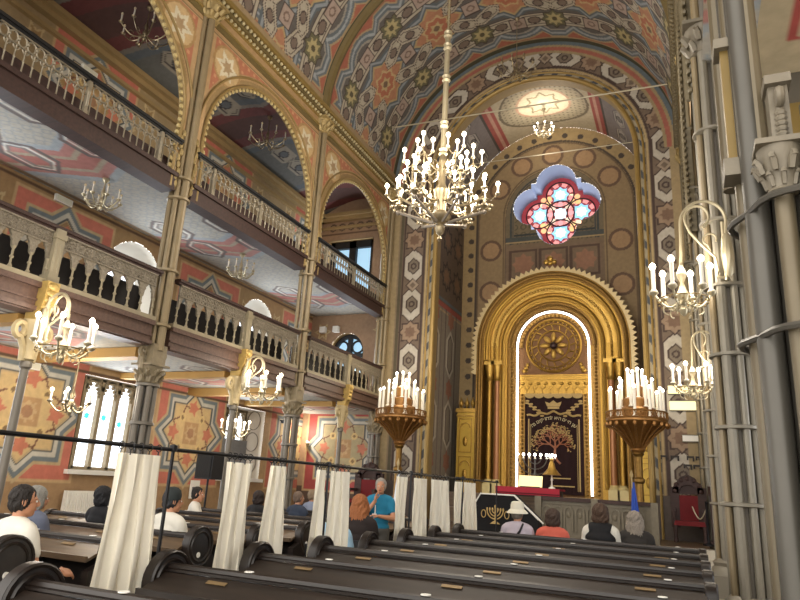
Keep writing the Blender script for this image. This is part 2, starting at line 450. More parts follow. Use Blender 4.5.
def col_soffit(x, y):
    P = Pat(x, y, 'b0aa9c'); u = x-(XL+XW)/2
    qx, qz = np.mod(x, .22)-.11, np.mod(y, .22)-.11; P.fill(np.abs(np.abs(qx)+np.abs(qz)-.09) < .014, '8f989c')
    for yc in COLY:
        v = y-yc-.25
        for sg in (-1, 1):
            d = np.abs(v)+np.abs(u)*.35
        d = np.abs(v)-np.abs(u)*.45
    for yc in COLY:
        v = y-yc+.9; d = np.abs(v+np.abs(u)*.55)
        P.fill(d < .75, '9aa3a8'); P.fill(d < .55, 'b5756a'); P.fill(d < .32, 'a89a80'); P.fill(d < .2, 'b0685c')
    for yc in (1.7, 6.4, 11.3, 16.3):
        for uu, vv in ((-.75, -.55), (.75, -.55), (-.75, .65), (.75, .65)):
            d = hex_d(y-yc-vv, u-uu, .62, .36); P.ring(d, .05, '6f6360'); P.ring(d+.1, .02, 'd8d2c4'); P.ring(d+.17, .035, '857a75')
    P.fill(np.abs(np.abs(u)-1.45) < .06, '8f7452')
    return P.c

def col_aisle_vault(x, y):
    P = Pat(x, y, '66655f'); u = x-(XL+XW)/2
    for yc in COLY:
        v = y-yc-.2; d = np.abs(v+np.abs(u)*.4)
        P.fill(d < 1.2, '5c646a'); P.fill(d < .95, '7f766a'); P.fill(d < .8, '743530')
        P.fill(d < .4, '5d3a32')
    for yc in BAYC:
        for uu, vv in ((-.75, -.75), (.75, -.75), (-.75, .15), (.75, .15), (0, -.3), (-.75, 1.05), (.75, 1.05), (0, .7)):
            ribbons(P, y-yc-vv, u-uu, .85, '9c917c', '5c6064', '332a27')
    return P.c

def col_spandrel(y, z):
    P = Pat(y, z, 'b8925a')
    b = np.array(BAYC)[np.argmin(np.abs(y[:, None]-np.array(BAYC)[None]), 1)]
    r = np.hypot(y-b, z-7.86); yc = np.array(COLY)[np.argmin(np.abs(y[:, None]-np.array(COLY)[None]), 1)]
    side = np.abs(y-yc)
    P.fill((z > 8.2) & (r > 2.28) & (z < 10.15), 'b3673f'); P.fill((r < 2.3), 'b28b52'); P.fill((r < 2.18), '96783f')
    P.fill(side < .3, 'b8925a')
    qx, qz = np.mod(y, .2)-.1, np.mod(z, .2)-.1
    P.c[(r > 2.32) & (z < 10.15) & (z > 8.2) & (side > .3) & (np.hypot(qx, qz) < .045)] = plin('c98a55')
    for sg in (-1, 1):
        u, w = y-yc-sg*.72, z-9.7; rr = np.hypot(u, w); 
        P.fill(rr < .42, 'c5a264'); P.ring(rr-.42, .03, 'a8803f'); P.fill(star_d(u, w, 6, .36, .19) < 0, 'd3c7a4'); P.fill(star_d(u, w, 6, .2, .1) < 0, 'a98a5a')
    P.fill(z > 10.2, 'b08a52'); P.ring(z-10.2, .02, '6f5c38')
    return P.c

# ---------------------------------------------------------------- setting: floor, walls, vault
m = MB(); m.box(-12.6, 4.2, -3, 22, -.1, 0); struct(m.build('floor', mat('beige_stone_floor', '8a7d68', .5, 0, 3, .2)))

def rect_hole(y, z, yc, hw, z0, z1, arch=False):
    h = (np.abs(y-yc) < hw) & (z > z0) & (z < z1)
    if arch: h |= ((y-yc)**2+(z-z1)**2 < hw*hw) & (z >= z1)
    return h
WC = [6.1, 10.72, 15.45]
def wl_hole(y, z):
    h = np.zeros(y.shape, bool)
    for yc in WC: h |= rect_hole(y, z, yc, .92, 1.42, 3.36) | rect_hole(y, z, yc if yc != 10.72 else 10.6, .82, 4.6, 5.75, True) | rect_hole(y, z, yc+.1, .5, 7.1, 7.75, True)
    return h
struct(grid('wall_left', lambda u, v: (XW+0*u, u, v), 1.5, 18.5, 0, 11.2, .03, col_wall_left, wl_hole), 'painted outer wall of the left aisle')
def we_hole(x, z): return rect_hole(x, z, -10.1, .62, 4.4, 5.6, True) | rect_hole(x, z, -10.25, .85, 7.0, 9.55)
struct(grid('wall_front', lambda u, v: (u, 18.5+0*u, v), XW, XL+.4, 0, 11.2, .03, col_wall_end, we_hole), 'painted end wall of the left aisle')
def ch_hole(x, z):
    return ((np.hypot(x-XN, z-ZC) > RV+.02) & (z > ZC)) | ((np.abs(x-XA) < RA) & (z <= ZC)) | ((np.hypot(x-XA, z-ZC) < RA) & (z > ZC))
struct(grid('wall_chancel', lambda u, v: (u, YE+0*u, v), XL, XR, 0, 15.42, .025, col_chancel, ch_hole), 'painted wall around the chancel arch')
th = lambda s: s/RV
struct(grid('ceiling', lambda u, v: (XN-RV*np.cos(u/RV), v, ZC+RV*np.sin(u/RV)), 0, RV*PI, 8.5, YE+.02, .03, col_vault), 'painted barrel vault of the nave')
struct(grid('ceiling', lambda u, v: (XN-RV*np.cos(u/RV), v, ZC+RV*np.sin(u/RV)), 0, RV*PI, -1.8, 8.5, .12, col_vault), 'painted barrel vault of the nave near the camera')
for i, y in enumerate(COLY[1:3]):
    m = MB(); m.tube([(XN-RV*cos(a), y, ZC+RV*sin(a)) for a in np.linspace(0, PI, 61)], .14, 8); struct(m.build('trim_rib', OLIVE), 'olive rib across the painted vault')
# chancel arch reveal and mouldings
m = MB(); n = 48
path = [(XA-RA, .0)]+[(XA-RA*cos(a), ZC+RA*sin(a)) for a in np.linspace(0, PI, n)]+[(XA+RA, .0)]
m.add([(x, y, z) for x, z in path for y in (YE, YE+.45)], [(2*i, 2*i+1, 2*i+3, 2*i+2) for i in range(len(path)-1)])
struct(m.build('trim_arch_reveal', mat('ochre_reveal', '8e7748', .6, 0, 6, .15), angle=60))
m = MB()
m.tube([(x+(.06 if x < XA else -.06)*0, YE-.02, z) for x, z in path], .075, 8)
m.tube([(XA+(x-XA)*(1+.19/RA), YE-.01, ZC+(z-ZC)*(1+.19/RA) if z > ZC else z) for x, z in path], .035, 6)
struct(m.build('trim_arch_moulding', mat('gilt_arch_moulding', '9b8048', .45, .3, 5, .15)))
# apse
RP, YB = 3.25, 21.3
for s, nm in ((-1, 'wall_apse_left'), (1, 'wall_apse_right')):
    struct(grid(nm, lambda u, v, s=s: (XA+s*RP+0*u, u, v), YE, YB, 0, ZC, .035, col_apse_side), 'painted side wall of the apse')
QC = (XA+.1, 11.3)
def quat_d(x, z, s=1.):
    u, w = np.abs(x-QC[0]), np.abs(z-QC[1]); R, o = .62*s, .72*s
    return np.minimum(np.minimum(np.hypot(u-o, w), np.hypot(u, w-o))-R, np.maximum(u, w)-.78*s)
struct(grid('wall_apse_back', lambda u, v: (u, YB+0*u, v), XA-RP, XA+RP, 0, ZC+RP, .025, col_apse_back,
    lambda x, z: ((np.hypot(x-XA, z-ZC) > RP) & (z > ZC)) | (quat_d(x, z, 1.13) < 0)), 'painted back wall of the apse')
struct(grid('ceiling_apse', lambda a, y: (XA-RP*np.cos(a), y, ZC+RP*np.sin(a)), 0, PI, YE, YB, .012, col_apse_vault), 'painted vault of the apse') if False else None
def apse_fn(u, v): return (XA-RP*np.cos(u/RP), v, ZC+RP*np.sin(u/RP))
struct(grid('ceiling_apse', apse_fn, 0, PI*RP, YE, YB, .03, lambda u, v: col_apse_vault(u/RP, v)), 'painted vault of the apse')
# quatrefoil window: deep white reveal and stained glass
def quat_outline(s, n=14):
    pts = []
    R, o, q = .62*s, .72*s, .78*s
    for k in range(4):
        a0 = math.asin(min(1, q/ R)) if q < R else PI/2
        h = math.sqrt(max(R*R-(q-o)**2, 0)); t = math.atan2(h, q-o)
        for j in range(n+1):
            w = -t+2*t*j/n; x, z = o+R*cos(w), R*sin(w)
            if abs(z) <= q+1e-6: pts.append((x*cos(k*PI/2)-z*sin(k*PI/2), x*sin(k*PI/2)+z*cos(k*PI/2)))
        pts.append((q*cos(k*PI/2)-q*sin(k*PI/2), q*sin(k*PI/2)+q*cos(k*PI/2)))
    return [(QC[0]+x, QC[1]+z) for x, z in pts]
wq = thing('window_quatrefoil', 'four lobed stained glass window high above the golden ark', 'window', (QC[0], YB, QC[1])); wq['kind'] = 'structure'
o1, o2 = quat_outline(1.13), quat_outline(1.06)
m = MB(); k = len(o1); m.add([(x, YB-.0, z) for x, z in o1]+[(x, YB+.95, z) for x, z in o2], [(i, (i+1) % k, k+(i+1) % k, k+i) for i in range(k)])
m.build('window_reveal', mat('whitewashed_reveal', 'a0aeca', .7, 0, 5, .05), wq, True, angle=30)
def glass_cols(x, z):
    P = Pat(x, z, '8a1220'); u, w = x-QC[0], z-QC[1]
    for k in range(4):
        a = k*PI/2; cu, cw = u-.74*cos(a), w-.74*sin(a); r = np.hypot(cu, cw)
        d = np.mod(np.arctan2(cw, cu), PI/4)-PI/8
        P.c[(np.abs(r-.4) < .07) & (np.abs(d) < .24)] = plin('f08a86'); P.fill(star_d(cu, cw, 8, .34, .25) < 0, '7fd8ff'); P.fill(star_d(cu, cw, 8, .22, .16) < 0, 'e8fbff')
        a += PI/4
        for q, rr, hh in ((0, .62, 'ffd37a'), (.22, .75, 'ffe9b0'), (-.22, .75, 'ffc061'), (0, .86, 'f7b266')):
            P.fill(np.hypot(u-rr*cos(a+q), w-rr*sin(a+q)) < .1, hh)
    r = np.hypot(u, w); an = np.arctan2(w, u)
    for k in range(8):
        a = k*PI/4; P.fill(np.hypot(u-.37*cos(a), w-.37*sin(a)) < .1, 'ffdfc0' if k % 2 else 'ff9aa0')
    P.fill(star_d(u, w, 8, .27, .21) < 0, 'd9f6ff'); P.fill(r < .14, 'ffffff')
    return P.c
gl = grid('window_glass', lambda u, v: (u-QC[0], .9+0*u, v-QC[1]), QC[0]-1.5, QC[0]+1.5, QC[1]-1.5, QC[1]+1.5, .02, glass_cols, lambda x, z: quat_d(x, z, 1.08) > .0, wq)
gm = bpy.data.materials.new('stained_glass'); gm.use_nodes = True; nt = gm.node_tree; b = nt.nodes['Principled BSDF']
at = nt.nodes.new('ShaderNodeAttribute'); at.attribute_name = 'Col'; nz = nt.nodes.new('ShaderNodeTexNoise'); nz.inputs['Scale'].default_value = 3
mr = nt.nodes.new('ShaderNodeMapRange'); mr.inputs['To Min'].default_value = .35; mr.inputs['To Max'].default_value = 1.2; nt.links.new(nz.outputs['Fac'], mr.inputs['Value'])
nt.links.new(at.outputs['Color'], b.inputs['Base Color']); nt.links.new(at.outputs['Color'], b.inputs['Emission Color']); nt.links.new(mr.outputs['Result'], b.inputs['Emission Strength'])
gl.data.materials.clear(); gl.data.materials.append(gm)
m = MB()
for k in range(4):
    a = k*PI/2; cx, cz = QC[0]+.74*cos(a), QC[1]+.74*sin(a)
    m.tube([(cx+.5*cos(w), YB+.88, cz+.5*sin(w)) for w in np.linspace(0, 2*PI, 24)[:-1]], .025, 6, closed=True)
m.tube([(QC[0]+.5*cos(w), YB+.88, QC[1]+.5*sin(w)) for w in np.linspace(0, 2*PI, 24)[:-1]], .025, 6, closed=True)
m.build('tracery', mat('dark_lead', '3a1a1c', .5), wq, True)
# left aisle: gallery soffits and the aisle ceiling
m = None
for nm, z in (('ceiling_lower_gallery', ZS1), ('ceiling_upper_gallery', ZS2)):
    struct(grid(nm, lambda u, v, z=z: (u, v, z+.01+0*u), XW, XL-.2, 1.0, 18.5, .03, col_soffit), 'painted underside of a gallery in the left aisle')
    b = MB(); b.box(XW, XL-.1, 1.0, 18.5, z+.02, z+.22); struct(b.build(nm.replace('ceiling', 'floor'), DARKW))
struct(grid('ceiling_aisle', lambda u, v: (u, v, 10.55+.5*np.sin((u-XW)/(XL-XW)*PI)), XW, XL, 1.0, 18.5, .035, col_aisle_vault), 'dark painted ceiling over the upper gallery')
m = MB()
for z0, z1, d in ((10.25, 10.38, .16), (10.38, 10.5, .28), (9.98, 10.06, .1)): m.box(XW, XW+d, 1, 18.5, z0, z1); m.box(XW, XL, 18.5-d, 18.5, z0, z1)
struct(m.build('trim_aisle_cornice', TAN))
m = MB(); m.box(XW, XL-.3, 8.35, 8.65, 3.38, ZS1); m.box(XW, XL-.3, 12.95, 13.25, 3.38, ZS1)
for y in POSTY: m.box(XW, XL-.25, y-.1, y+.1, 3.42, ZS1)
struct(m.build('trim_beam', mat('ochre_beam', 'b08a4c', .6, 0, 4, .15)))
# windows of the left wall
def lancet_win(yc, label, idx, star, dp=.28):
    w = thing('window_%d' % idx, label, 'window', (XW, yc, 1.42)); w['kind'] = 'structure'
    m = MB()
    P0 = [(XW, yc-.92), (XW, yc+.92), (XW-dp, yc+.72), (XW-dp, yc-.72)]
    for i in (1, 3):
        a, b = P0[i], P0[(i+1) % 4]; m.add([(a[0], a[1], 1.42), (b[0], b[1], 1.42), (b[0], b[1], 3.36), (a[0], a[1], 3.36)], [(0, 1, 2, 3)])
    m.add([(p[0], p[1], 1.42) for p in P0], [(0, 1, 2, 3)]); m.add([(p[0], p[1], 3.36) for p in P0], [(3, 2, 1, 0)])
    m.build('window_reveal', mat('pale_reveal', 'b6aa98', .7, 0, 5, .1), w, True)
    r = MB()      # painted loops on the far jamb
    for k in range(3):
        zc = 1.85+.62*k
        pts = [(XW-dp/2+.3*dp*cos(t), yc+.82-.006+.3*.2*cos(t), zc+.27*sin(t)) for t in np.linspace(0, 2*PI, 20)[:-1]]
        r.tube(pts, .014, 4, closed=True)
    r.build('painted_loops', mat('grey_line_paint', '6b6258', .7), w, True)
    p = MB(); p.box(XW-dp-.04, XW-dp-.01, yc-.7, yc+.7, 1.5, 3.3); p.build('window_pane', PANE, w, True)
    f = MB()
    XF = XW-dp
    for y in (-.69, -.23, .23, .69): f.box(XF-.02, XF+.1, yc+y-.045, yc+y+.045, 1.45, 3.36)
    f.box(XF-.02, XF+.1, yc-.7, yc+.7, 1.42, 1.5); f.box(XF-.02, XF+.1, yc-.7, yc+.7, 3.3, 3.36)
    for y in (-.46, 0, .46):
        for sg in (-1, 1):
            for k in range(4): f.sph((XF+.05, yc+y+sg*(.18-.02*k-.014*k*k*.4), 2.98+.075*k), .04, 6, 5)
        f.arcband(yc+y, 3.1, .17, .24, XF, XF+.1, n=10, plane='yz')
    f.build('window_frame', mat('carved_stone_frame', '8f8064', .6, 0, 8, .2), w, True)
    if star:
        s = MB()
        for y in (-.46, 0, .46):
            zc = 2.55-.1*(y > 0)
            for q in (0, 1): s.prism([(yc+y+.09*sin(t+q*PI), zc+.09*cos(t+q*PI)) for t in (0, 2*PI/3, 4*PI/3)], XF, XF+.01, 'yz')
        s.build('glass_star', mat('teal_glass', '3fa79a', .3, 0, 5, .05, 0, '4fb8ac', 1.2), w, True)
    s = MB(); s.box(XW-.05, XW+.12, yc-1., yc+1., 1.34, 1.43); s.build('window_sill', WHITE, w, True)
    return w
lancet_win(6.1, 'bright lancet window in the left aisle nearest the camera', 1, True)
lancet_win(10.72, 'bright twin lancet window with teal stars above the white radiator', 2, True)
lancet_win(15.45, 'bright ground floor window behind the second slim post', 3, False, .6)
def lunette(yc, idx, label):
    w = thing('window_%d' % idx, label, 'window', (XW, yc, 4.6)); w['kind'] = 'structure'
    m = MB(); rr = .82; pth = [(yc-rr, 4.6)]+[(yc-rr*cos(a), 5.75+rr*sin(a)) for a in np.linspace(0, PI, 24)]+[(yc+rr, 4.6)]
    p2 = [(yc+(y-yc)*.72, 4.6+(z-4.6)*.9) for y, z in pth]; k = len(pth)
    m.add([(XW, y, z) for y, z in pth]+[(XW-.55, y, z) for y, z in p2], [(i, i+1, k+i+1, k+i) for i in range(k-1)]+[(0, k-1, 2*k-1, k)])
    m.build('window_reveal', mat('white_plaster_reveal', 'e4ded0', .7, 0, 5, .04), w, True, angle=50)
    g = MB(); g.prism(p2, XW-.58, XW-.55, 'yz'); g.build('window_pane', PANE, w, True)
    f = MB(); f.tube([(XW-.52, yc-.42*cos(a), 5.55+.42*sin(a)) for a in np.linspace(0, PI, 18)], .05, 6); f.box(XW-.55, XW-.48, yc-.04, yc+.04, 4.6, 6.3)
    f.build('window_frame', mat('brown_window_frame', '6b4a2c', .5), w, True)
for i, (y, l) in enumerate(((6.1, 'arched white gallery window nearest the camera'), (10.6, 'arched white gallery window left of the tall column, behind the balustrade'), (15.45, 'arched white gallery window behind the middle stretch of balustrade'))): lunette(y, 4+i, l)
for i, (yc, l) in enumerate(((6.1, 'nearest the camera'), (10.72, 'in the middle arch'), (15.45, 'in the far arch'))):
    w = thing('window_%d' % (9+i), 'small bright window low behind the upper balustrade, '+l, 'window', (XW, yc+.1, 7.1)); w['kind'] = 'structure'
    yc += .1; pth = [(yc-.5, 7.1)]+[(yc-.5*cos(a), 7.75+.5*sin(a)) for a in np.linspace(0, PI, 16)]+[(yc+.5, 7.1)]
    m = MB(); m.prism(pth, XW-.2, XW-.17, 'yz'); m.build('window_pane', PANE, w, True)
    m = MB(); m.add([(x, y, z) for y, z in pth for x in (XW, XW-.18)], [(2*i2, 2*i2+1, 2*i2+3, 2*i2+2) for i2 in range(len(pth)-1)]); m.build('window_reveal', mat('white_plaster_reveal', 'e4ded0'), w, True, angle=50)
    m = MB(); m.box(XW-.17, XW-.12, yc-.03, yc+.03, 7.1, 8.2); m.box(XW-.17, XW-.12, yc-.5, yc+.5, 7.7, 7.76); m.build('window_frame', mat('brown_window_frame', '6b4a2c'), w, True)
# end-wall windows of the galleries
w = thing('window_7', 'dark framed arched window at the end of the lower gallery', 'window', (-10.1, 18.5, 4.4)); w['kind'] = 'structure'
m = MB(); pth = [(-10.1-.62, 4.4)]+[(-10.1-.62*cos(a), 5.6+.62*sin(a)) for a in np.linspace(0, PI, 24)]+[(-10.1+.62, 4.4)]
m.prism(pth, 18.82, 18.85); m.build('window_pane', PANED, w, True)
f = MB(); f.arcband(-10.1, 5.6, .5, .64, 18.7, 18.82, n=24); 
for x in (-.57, 0, .57): f.box(-10.1+x-.07, -10.1+x+.07, 18.7, 18.82, 4.4, 6.1 if x == 0 else 5.62)
f.box(-10.7, -9.5, 18.7, 18.82, 4.4, 4.55); f.box(-10.7, -9.5, 18.7, 18.82, 5.45, 5.58)
for sx in (-1, 1):
    f.tube([(-10.1+sx*.28+.2*cos(a), 18.76, 5.8+.2*sin(a)) for a in np.linspace(0, 2*PI, 18)[:-1]], .035, 6, closed=True)
    f.tube([(-10.1+sx*.28+.22*cos(a), 18.76, 5.22+.22*sin(a)) for a in np.linspace(0, PI, 12)], .035, 6)
f.build('window_frame', BLACKP, w, True)
r = MB(); k = len(pth); r.add([(x, y, z) for x, z in pth for y in (18.5, 18.83)], [(2*i, 2*i+1, 2*i+3, 2*i+2) for i in range(k-1)]); r.build('window_reveal', TAN, w, True, angle=60)
w = thing('window_8', 'dark framed rectangular window at the end of the upper gallery', 'window', (-10.25, 18.5, 7.0)); w['kind'] = 'structure'
m = MB(); m.box(-11.1, -9.4, 18.8, 18.83, 7.0, 9.55); m.build('window_pane', PANED, w, True)
f = MB()
for x in (-.78, 0, .78): f.box(-10.25+x-(.13 if x == 0 else .08), -10.25+x+(.13 if x == 0 else .08), 18.66, 18.8, 7.0, 9.55)
f.box(-11.1, -9.4, 18.66, 18.8, 9.3, 9.56); f.box(-11.1, -9.4, 18.66, 18.8, 7, 7.15); f.build('window_frame', BLACKP, w, True)
r = MB(); r.box(-11.12, -11.1, 18.5, 18.82, 7, 9.55); r.box(-9.4, -9.38, 18.5, 18.82, 7, 9.55); r.box(-11.12, -9.38, 18.5, 18.82, 9.55, 9.57); r.box(-11.12, -9.38, 18.5, 18.82, 6.98, 7.0); r.build('window_reveal', TAN, w, True)

# ---------------------------------------------------------------- arcades
AR, AZ = 2.04, 7.86
def arc_hole(y, z):
    h = np.zeros(y.shape, bool)
    for yc in BAYC: h |= (np.hypot(y-yc, z-AZ) < AR) | ((np.abs(y-yc) < 1.97) & (z < AZ))
    return h | ((z < 6.9))& (np.array([np.abs(y-c) for c in COLY]).min(0) > .45)
for side, X, s in (('left', XL, 1), ('right', XR, -1)):
    st = .025 if side == 'left' else .06
    struct(grid('wall_arcade_'+side, lambda u, v, X=X: (X+0*u, u, v), 1.2, YE, 6.5, 10.7, st, col_spandrel, arc_hole), 'painted arcade wall with round arches')
    for yc in BAYC:
        pth = [(yc-1.97, 6.5), (yc-1.97, 7.1)]+[(yc-AR*cos(a), AZ+AR*sin(a)) for a in np.linspace(-.26, PI+.26, 44)]+[(yc+1.97, 7.1), (yc+1.97, 6.5)]
        m = MB(); m.add([(X-s*d, y, z) for y, z in pth for d in (0, .12)], [(2*i, 2*i+1, 2*i+3, 2*i+2) for i in range(len(pth)-1)])
        m.tube([(X+s*.02, y, z) for y, z in pth], .035, 6)
        m.tube([(X+s*.02, yc-(AR+.2)*cos(a), AZ+(AR+.2)*sin(a)) for a in np.linspace(0.1, PI-.1, 40)], .025, 6)
        struct(m.build('trim_arch', mat('gilt_ochre_arch', '8d7648', .5, .2, 6, .15) if side == 'left' else mat('grey_gilt_trim', '6a6049', .5, .1, 6, .15)), 'gilt ochre moulding round an arcade arch')
        t = MB()
        L = [0]
        for i in range(1, len(pth)): L.append(L[-1]+math.dist(pth[i], pth[i-1]))
        d = .07
        while d < L[-1]:
            i = max(j for j in range(len(L)) if L[j] <= d); i = min(i, len(pth)-2); q = (d-L[i])/(L[i+1]-L[i])
            y, z = pth[i][0]+(pth[i+1][0]-pth[i][0])*q, pth[i][1]+(pth[i+1][1]-pth[i][1])*q
            cy, cz = yc-y, max(0, 0)+(AZ-z if z > 7.2 else 0); n = math.hypot(cy, cz) or 1
            t.sph((X-s*.0, y+cy/n*.065, z+cz/n*.065), (.04, .05, .05), 6, 4); d += .14
        struct(t.build('trim_arch_teeth', mat('pale_gilt_teeth', 'b5a271', .5, .2, 6, .15) if side == 'left' else mat('grey_gilt_trim', '6a6049', .5, .1, 6, .15)), 'row of pale teeth inside an arcade arch')
    # cornice
    m = MB(); g = lambda a, b, z0, z1, mi=0: m.box(min(X+s*a, X+s*b), max(X+s*a, X+s*b), 1.2, YE, z0, z1, mi)
    g(-.2, .05, 10.66, 10.78); g(-.2, .1, 10.78, 10.86, 1); g(-.2, .16, 10.96, 11.06); g(-.2, .06, 10.86, 10.96, 1); g(-.2, .03, 10.3, 10.42, 1); g(-.2, .05, 10.42, 10.47)
    y = 4.0
    while y < YE-.05:
        m.sph((X+s*.1, y, 10.91), .045, 6, 4, 2); m.sph((X+s*.07, y+.06, 10.72), .04, 6, 4, 2); y += .135
    struct(m.build('trim_cornice_'+side, [mat('gilt_cornice', '8e7744', .5, .2, 6, .2), OLIVE, mat('cornice_bead', 'b5a883', .5, 0, 6, .1)] if side == 'left' else [mat('grey_gilt_trim', '6a6049'), OLIVE, mat('grey_gilt_trim', '6a6049')]), 'beaded cornice at the foot of the vault')

# columns
def capital(m, x, y, z0, h, r0, r1, mi=0, n=10):
    m.lathe([(r0, 0), (r0*1.2, .04*h), (r0*1.05, .1*h), (r0*1.1, .3*h), (r1*.95, .75*h), (r1, .82*h), (r1*1.05, h)], (x, y, z0), 16, mi)
    for k in range(n):
        a = 2*PI*k/n
        for zz, rr in ((.38, 1.15), (.68, 1.0)):
            q = (r0*rr if zz < .5 else r1*rr); a2 = a+(PI/n if zz > .5 else 0)
            m.tube([(x+q*.9*cos(a2), y+q*.9*sin(a2), z0+h*(zz-.25)), (x+q*1.08*cos(a2), y+q*1.08*sin(a2), z0+h*(zz-.05)), (x+q*1.3*cos(a2), y+q*1.3*sin(a2), z0+h*(zz+.06)), (x+q*1.25*cos(a2), y+q*1.25*sin(a2), z0+h*(zz-.02))], [.035*q/.2, .04*q/.2, .03*q/.2, .015], 5, mi)
    m.box(x-r1*1.12, x+r1*1.12, y-r1*1.12, y+r1*1.12, z0+h, z0+h*1.12, mi)
def tall_column(X, y, s, label):
    t = thing('clustered_column', label, 'column', (X, y, 0), 0, 'columns of the arcades')
    LI = mat('light_grey_iron', '7d7769', .42, .2, 6, .12)
    b = MB(); b.box(X-.3, X+.3, y-.3, y+.3, 0, .35); b.lathe([(.3, 0), (.28, .1), (.24, .14), (.26, .2), (.2, .26)], (X, y, .35), 16); b.build('base', LI, t, True)
    for k in range(8):
        a = k*PI/4+PI/8; r = .055 if k % 2 else .04
        sh = MB(); sh.tube([(X+.17*cos(a), y+.17*sin(a), z) for z in (.55, 7.0)], r, 10); sh.build('shaft', IRONG if k == 4 else LI, t, True)
    c = MB(); c.tube([(X, y, .5), (X, y, 10.35)], .13, 12); c.build('core', IRON, t, True)
    for z in (1.5, 2.3, 3.1, 3.9, 4.7, 5.9):
        r = MB(); r.lathe([(.21, -.025), (.24, -.015), (.24, .015), (.21, .025)], (X, y, z), 16); r.build('ring', LI, t, True)
    c = MB(); capital(c, X, y, 7.0, .4, .18, .24, n=8); c.build('capital', STONEG, t, True)
    for dy in (-.1, .1):
        sh = MB(); sh.tube([(X+s*.1, y+dy, z) for z in (7.4, 10.35)], .05, 10); sh.build('upper_shaft', IRONG, t, True)
    c = MB(); capital(c, X, y, 10.3, .35, .17, .25); c.build('leaf_carving', mat('gilt_leaf_carving', 'a08c5e', .5, .2, 14, .3, .4), t, True)
    return t
def column(X, y, s, label, name='clustered_column'):
    t = thing(name, label, 'column', (X, y, 0), 0, 'columns of the arcades')
    X0 = X-s*.05
    b = MB(); b.box(X0-.36, X0+.36, y-.36, y+.36, 0, .35); b.lathe([(.36, 0), (.34, .08), (.28, .14), (.3, .2), (.24, .28)], (X0, y, .35), 16); b.build('base', IRON, t, True)
    for k in range(6):
        a = k*PI/3+PI/6; sh = MB(); sh.tube([(X0+.125*cos(a), y+.125*sin(a), z) for z in (.55, 2.95)], .05, 10); sh.build('shaft', IRON, t, True)
    for z in (1.5, 2.25, 2.9):
        r = MB(); r.lathe([(.17, -.03), (.2, -.02), (.2, .02), (.17, .03)], (X0, y, z), 14); r.build('ring', IRON, t, True)
    c = MB(); capital(c, X0, y, 2.92, .3, .16, .2)
    c.box(X0-.16, X0+.16, y-.16, y+.16, 3.24, 3.6)
    for sg in (-1, 1):   # scroll brackets carrying the gallery
        c.tube([(X0, y+sg*.17, 2.95), (X0, y+sg*.19, 3.1), (X0, y+sg*.21, 3.3)]+[(X0, y+sg*(.23+.06*sin(w)), 3.45+.07*cos(w)) for w in np.linspace(PI, -PI*.8, 12)], .04, 6)
    c.build('capital', mat('grey_gilt_capital', '82765e', .5, .1, 14, .3, .5), t, True)
    for dx, dy, r in ((.13, 0, .07), (.06, .115, .045), (.06, -.115, .045), (-.08, .1, .05), (-.08, -.1, .05)):
        sh = MB(); sh.tube([(X0+s*dx, y+dy, z) for z in (3.5, 10.35)], r, 10); sh.build('upper_shaft', IRONG, t, True)
    for z in (3.95, 4.95, 6.35, 6.75):
        r = MB(); r.lathe([(.18, -.03), (.21, -.02), (.21, .02), (.18, .03)], (X0+s*.02, y, z), 14); r.build('ring', IRONG, t, True)
    c = MB()
    for sg in (-1, 1):
        for k in range(9):
            z = 6.6+.13*k; c.sph((X0+s*.06, y+sg*(.21+.03*sin(k*2.1)), z), (.06, .05, .08), 6, 5)
    capital(c, X0+s*.02, y, 10.3, .35, .17, .25); c.build('leaf_carving', mat('gilt_leaf_carving', 'a08c5e', .5, .2, 14, .3, .4), t, True)
    return t
for y, l in zip(COLY, ['grey and gilt clustered column of the left arcade nearest the camera', 'tall grey and gilt clustered column left of the near curtain', 'tall grey and gilt clustered column between the two left sconces and the ark', 'clustered column at the left corner of the chancel wall']):
    if y > 4: column(XL, y if y < 17 else 17.62, 1, l)
tall_column(XR+.22, 8.07, -1, 'grey clustered column behind the big right hand pier')
tall_column(XR+.24, 13.1, -1, 'grey clustered column of the right arcade farther toward the throne')
tall_column(XR+.16, 17.55, -1, 'clustered column at the right corner of the chancel wall')
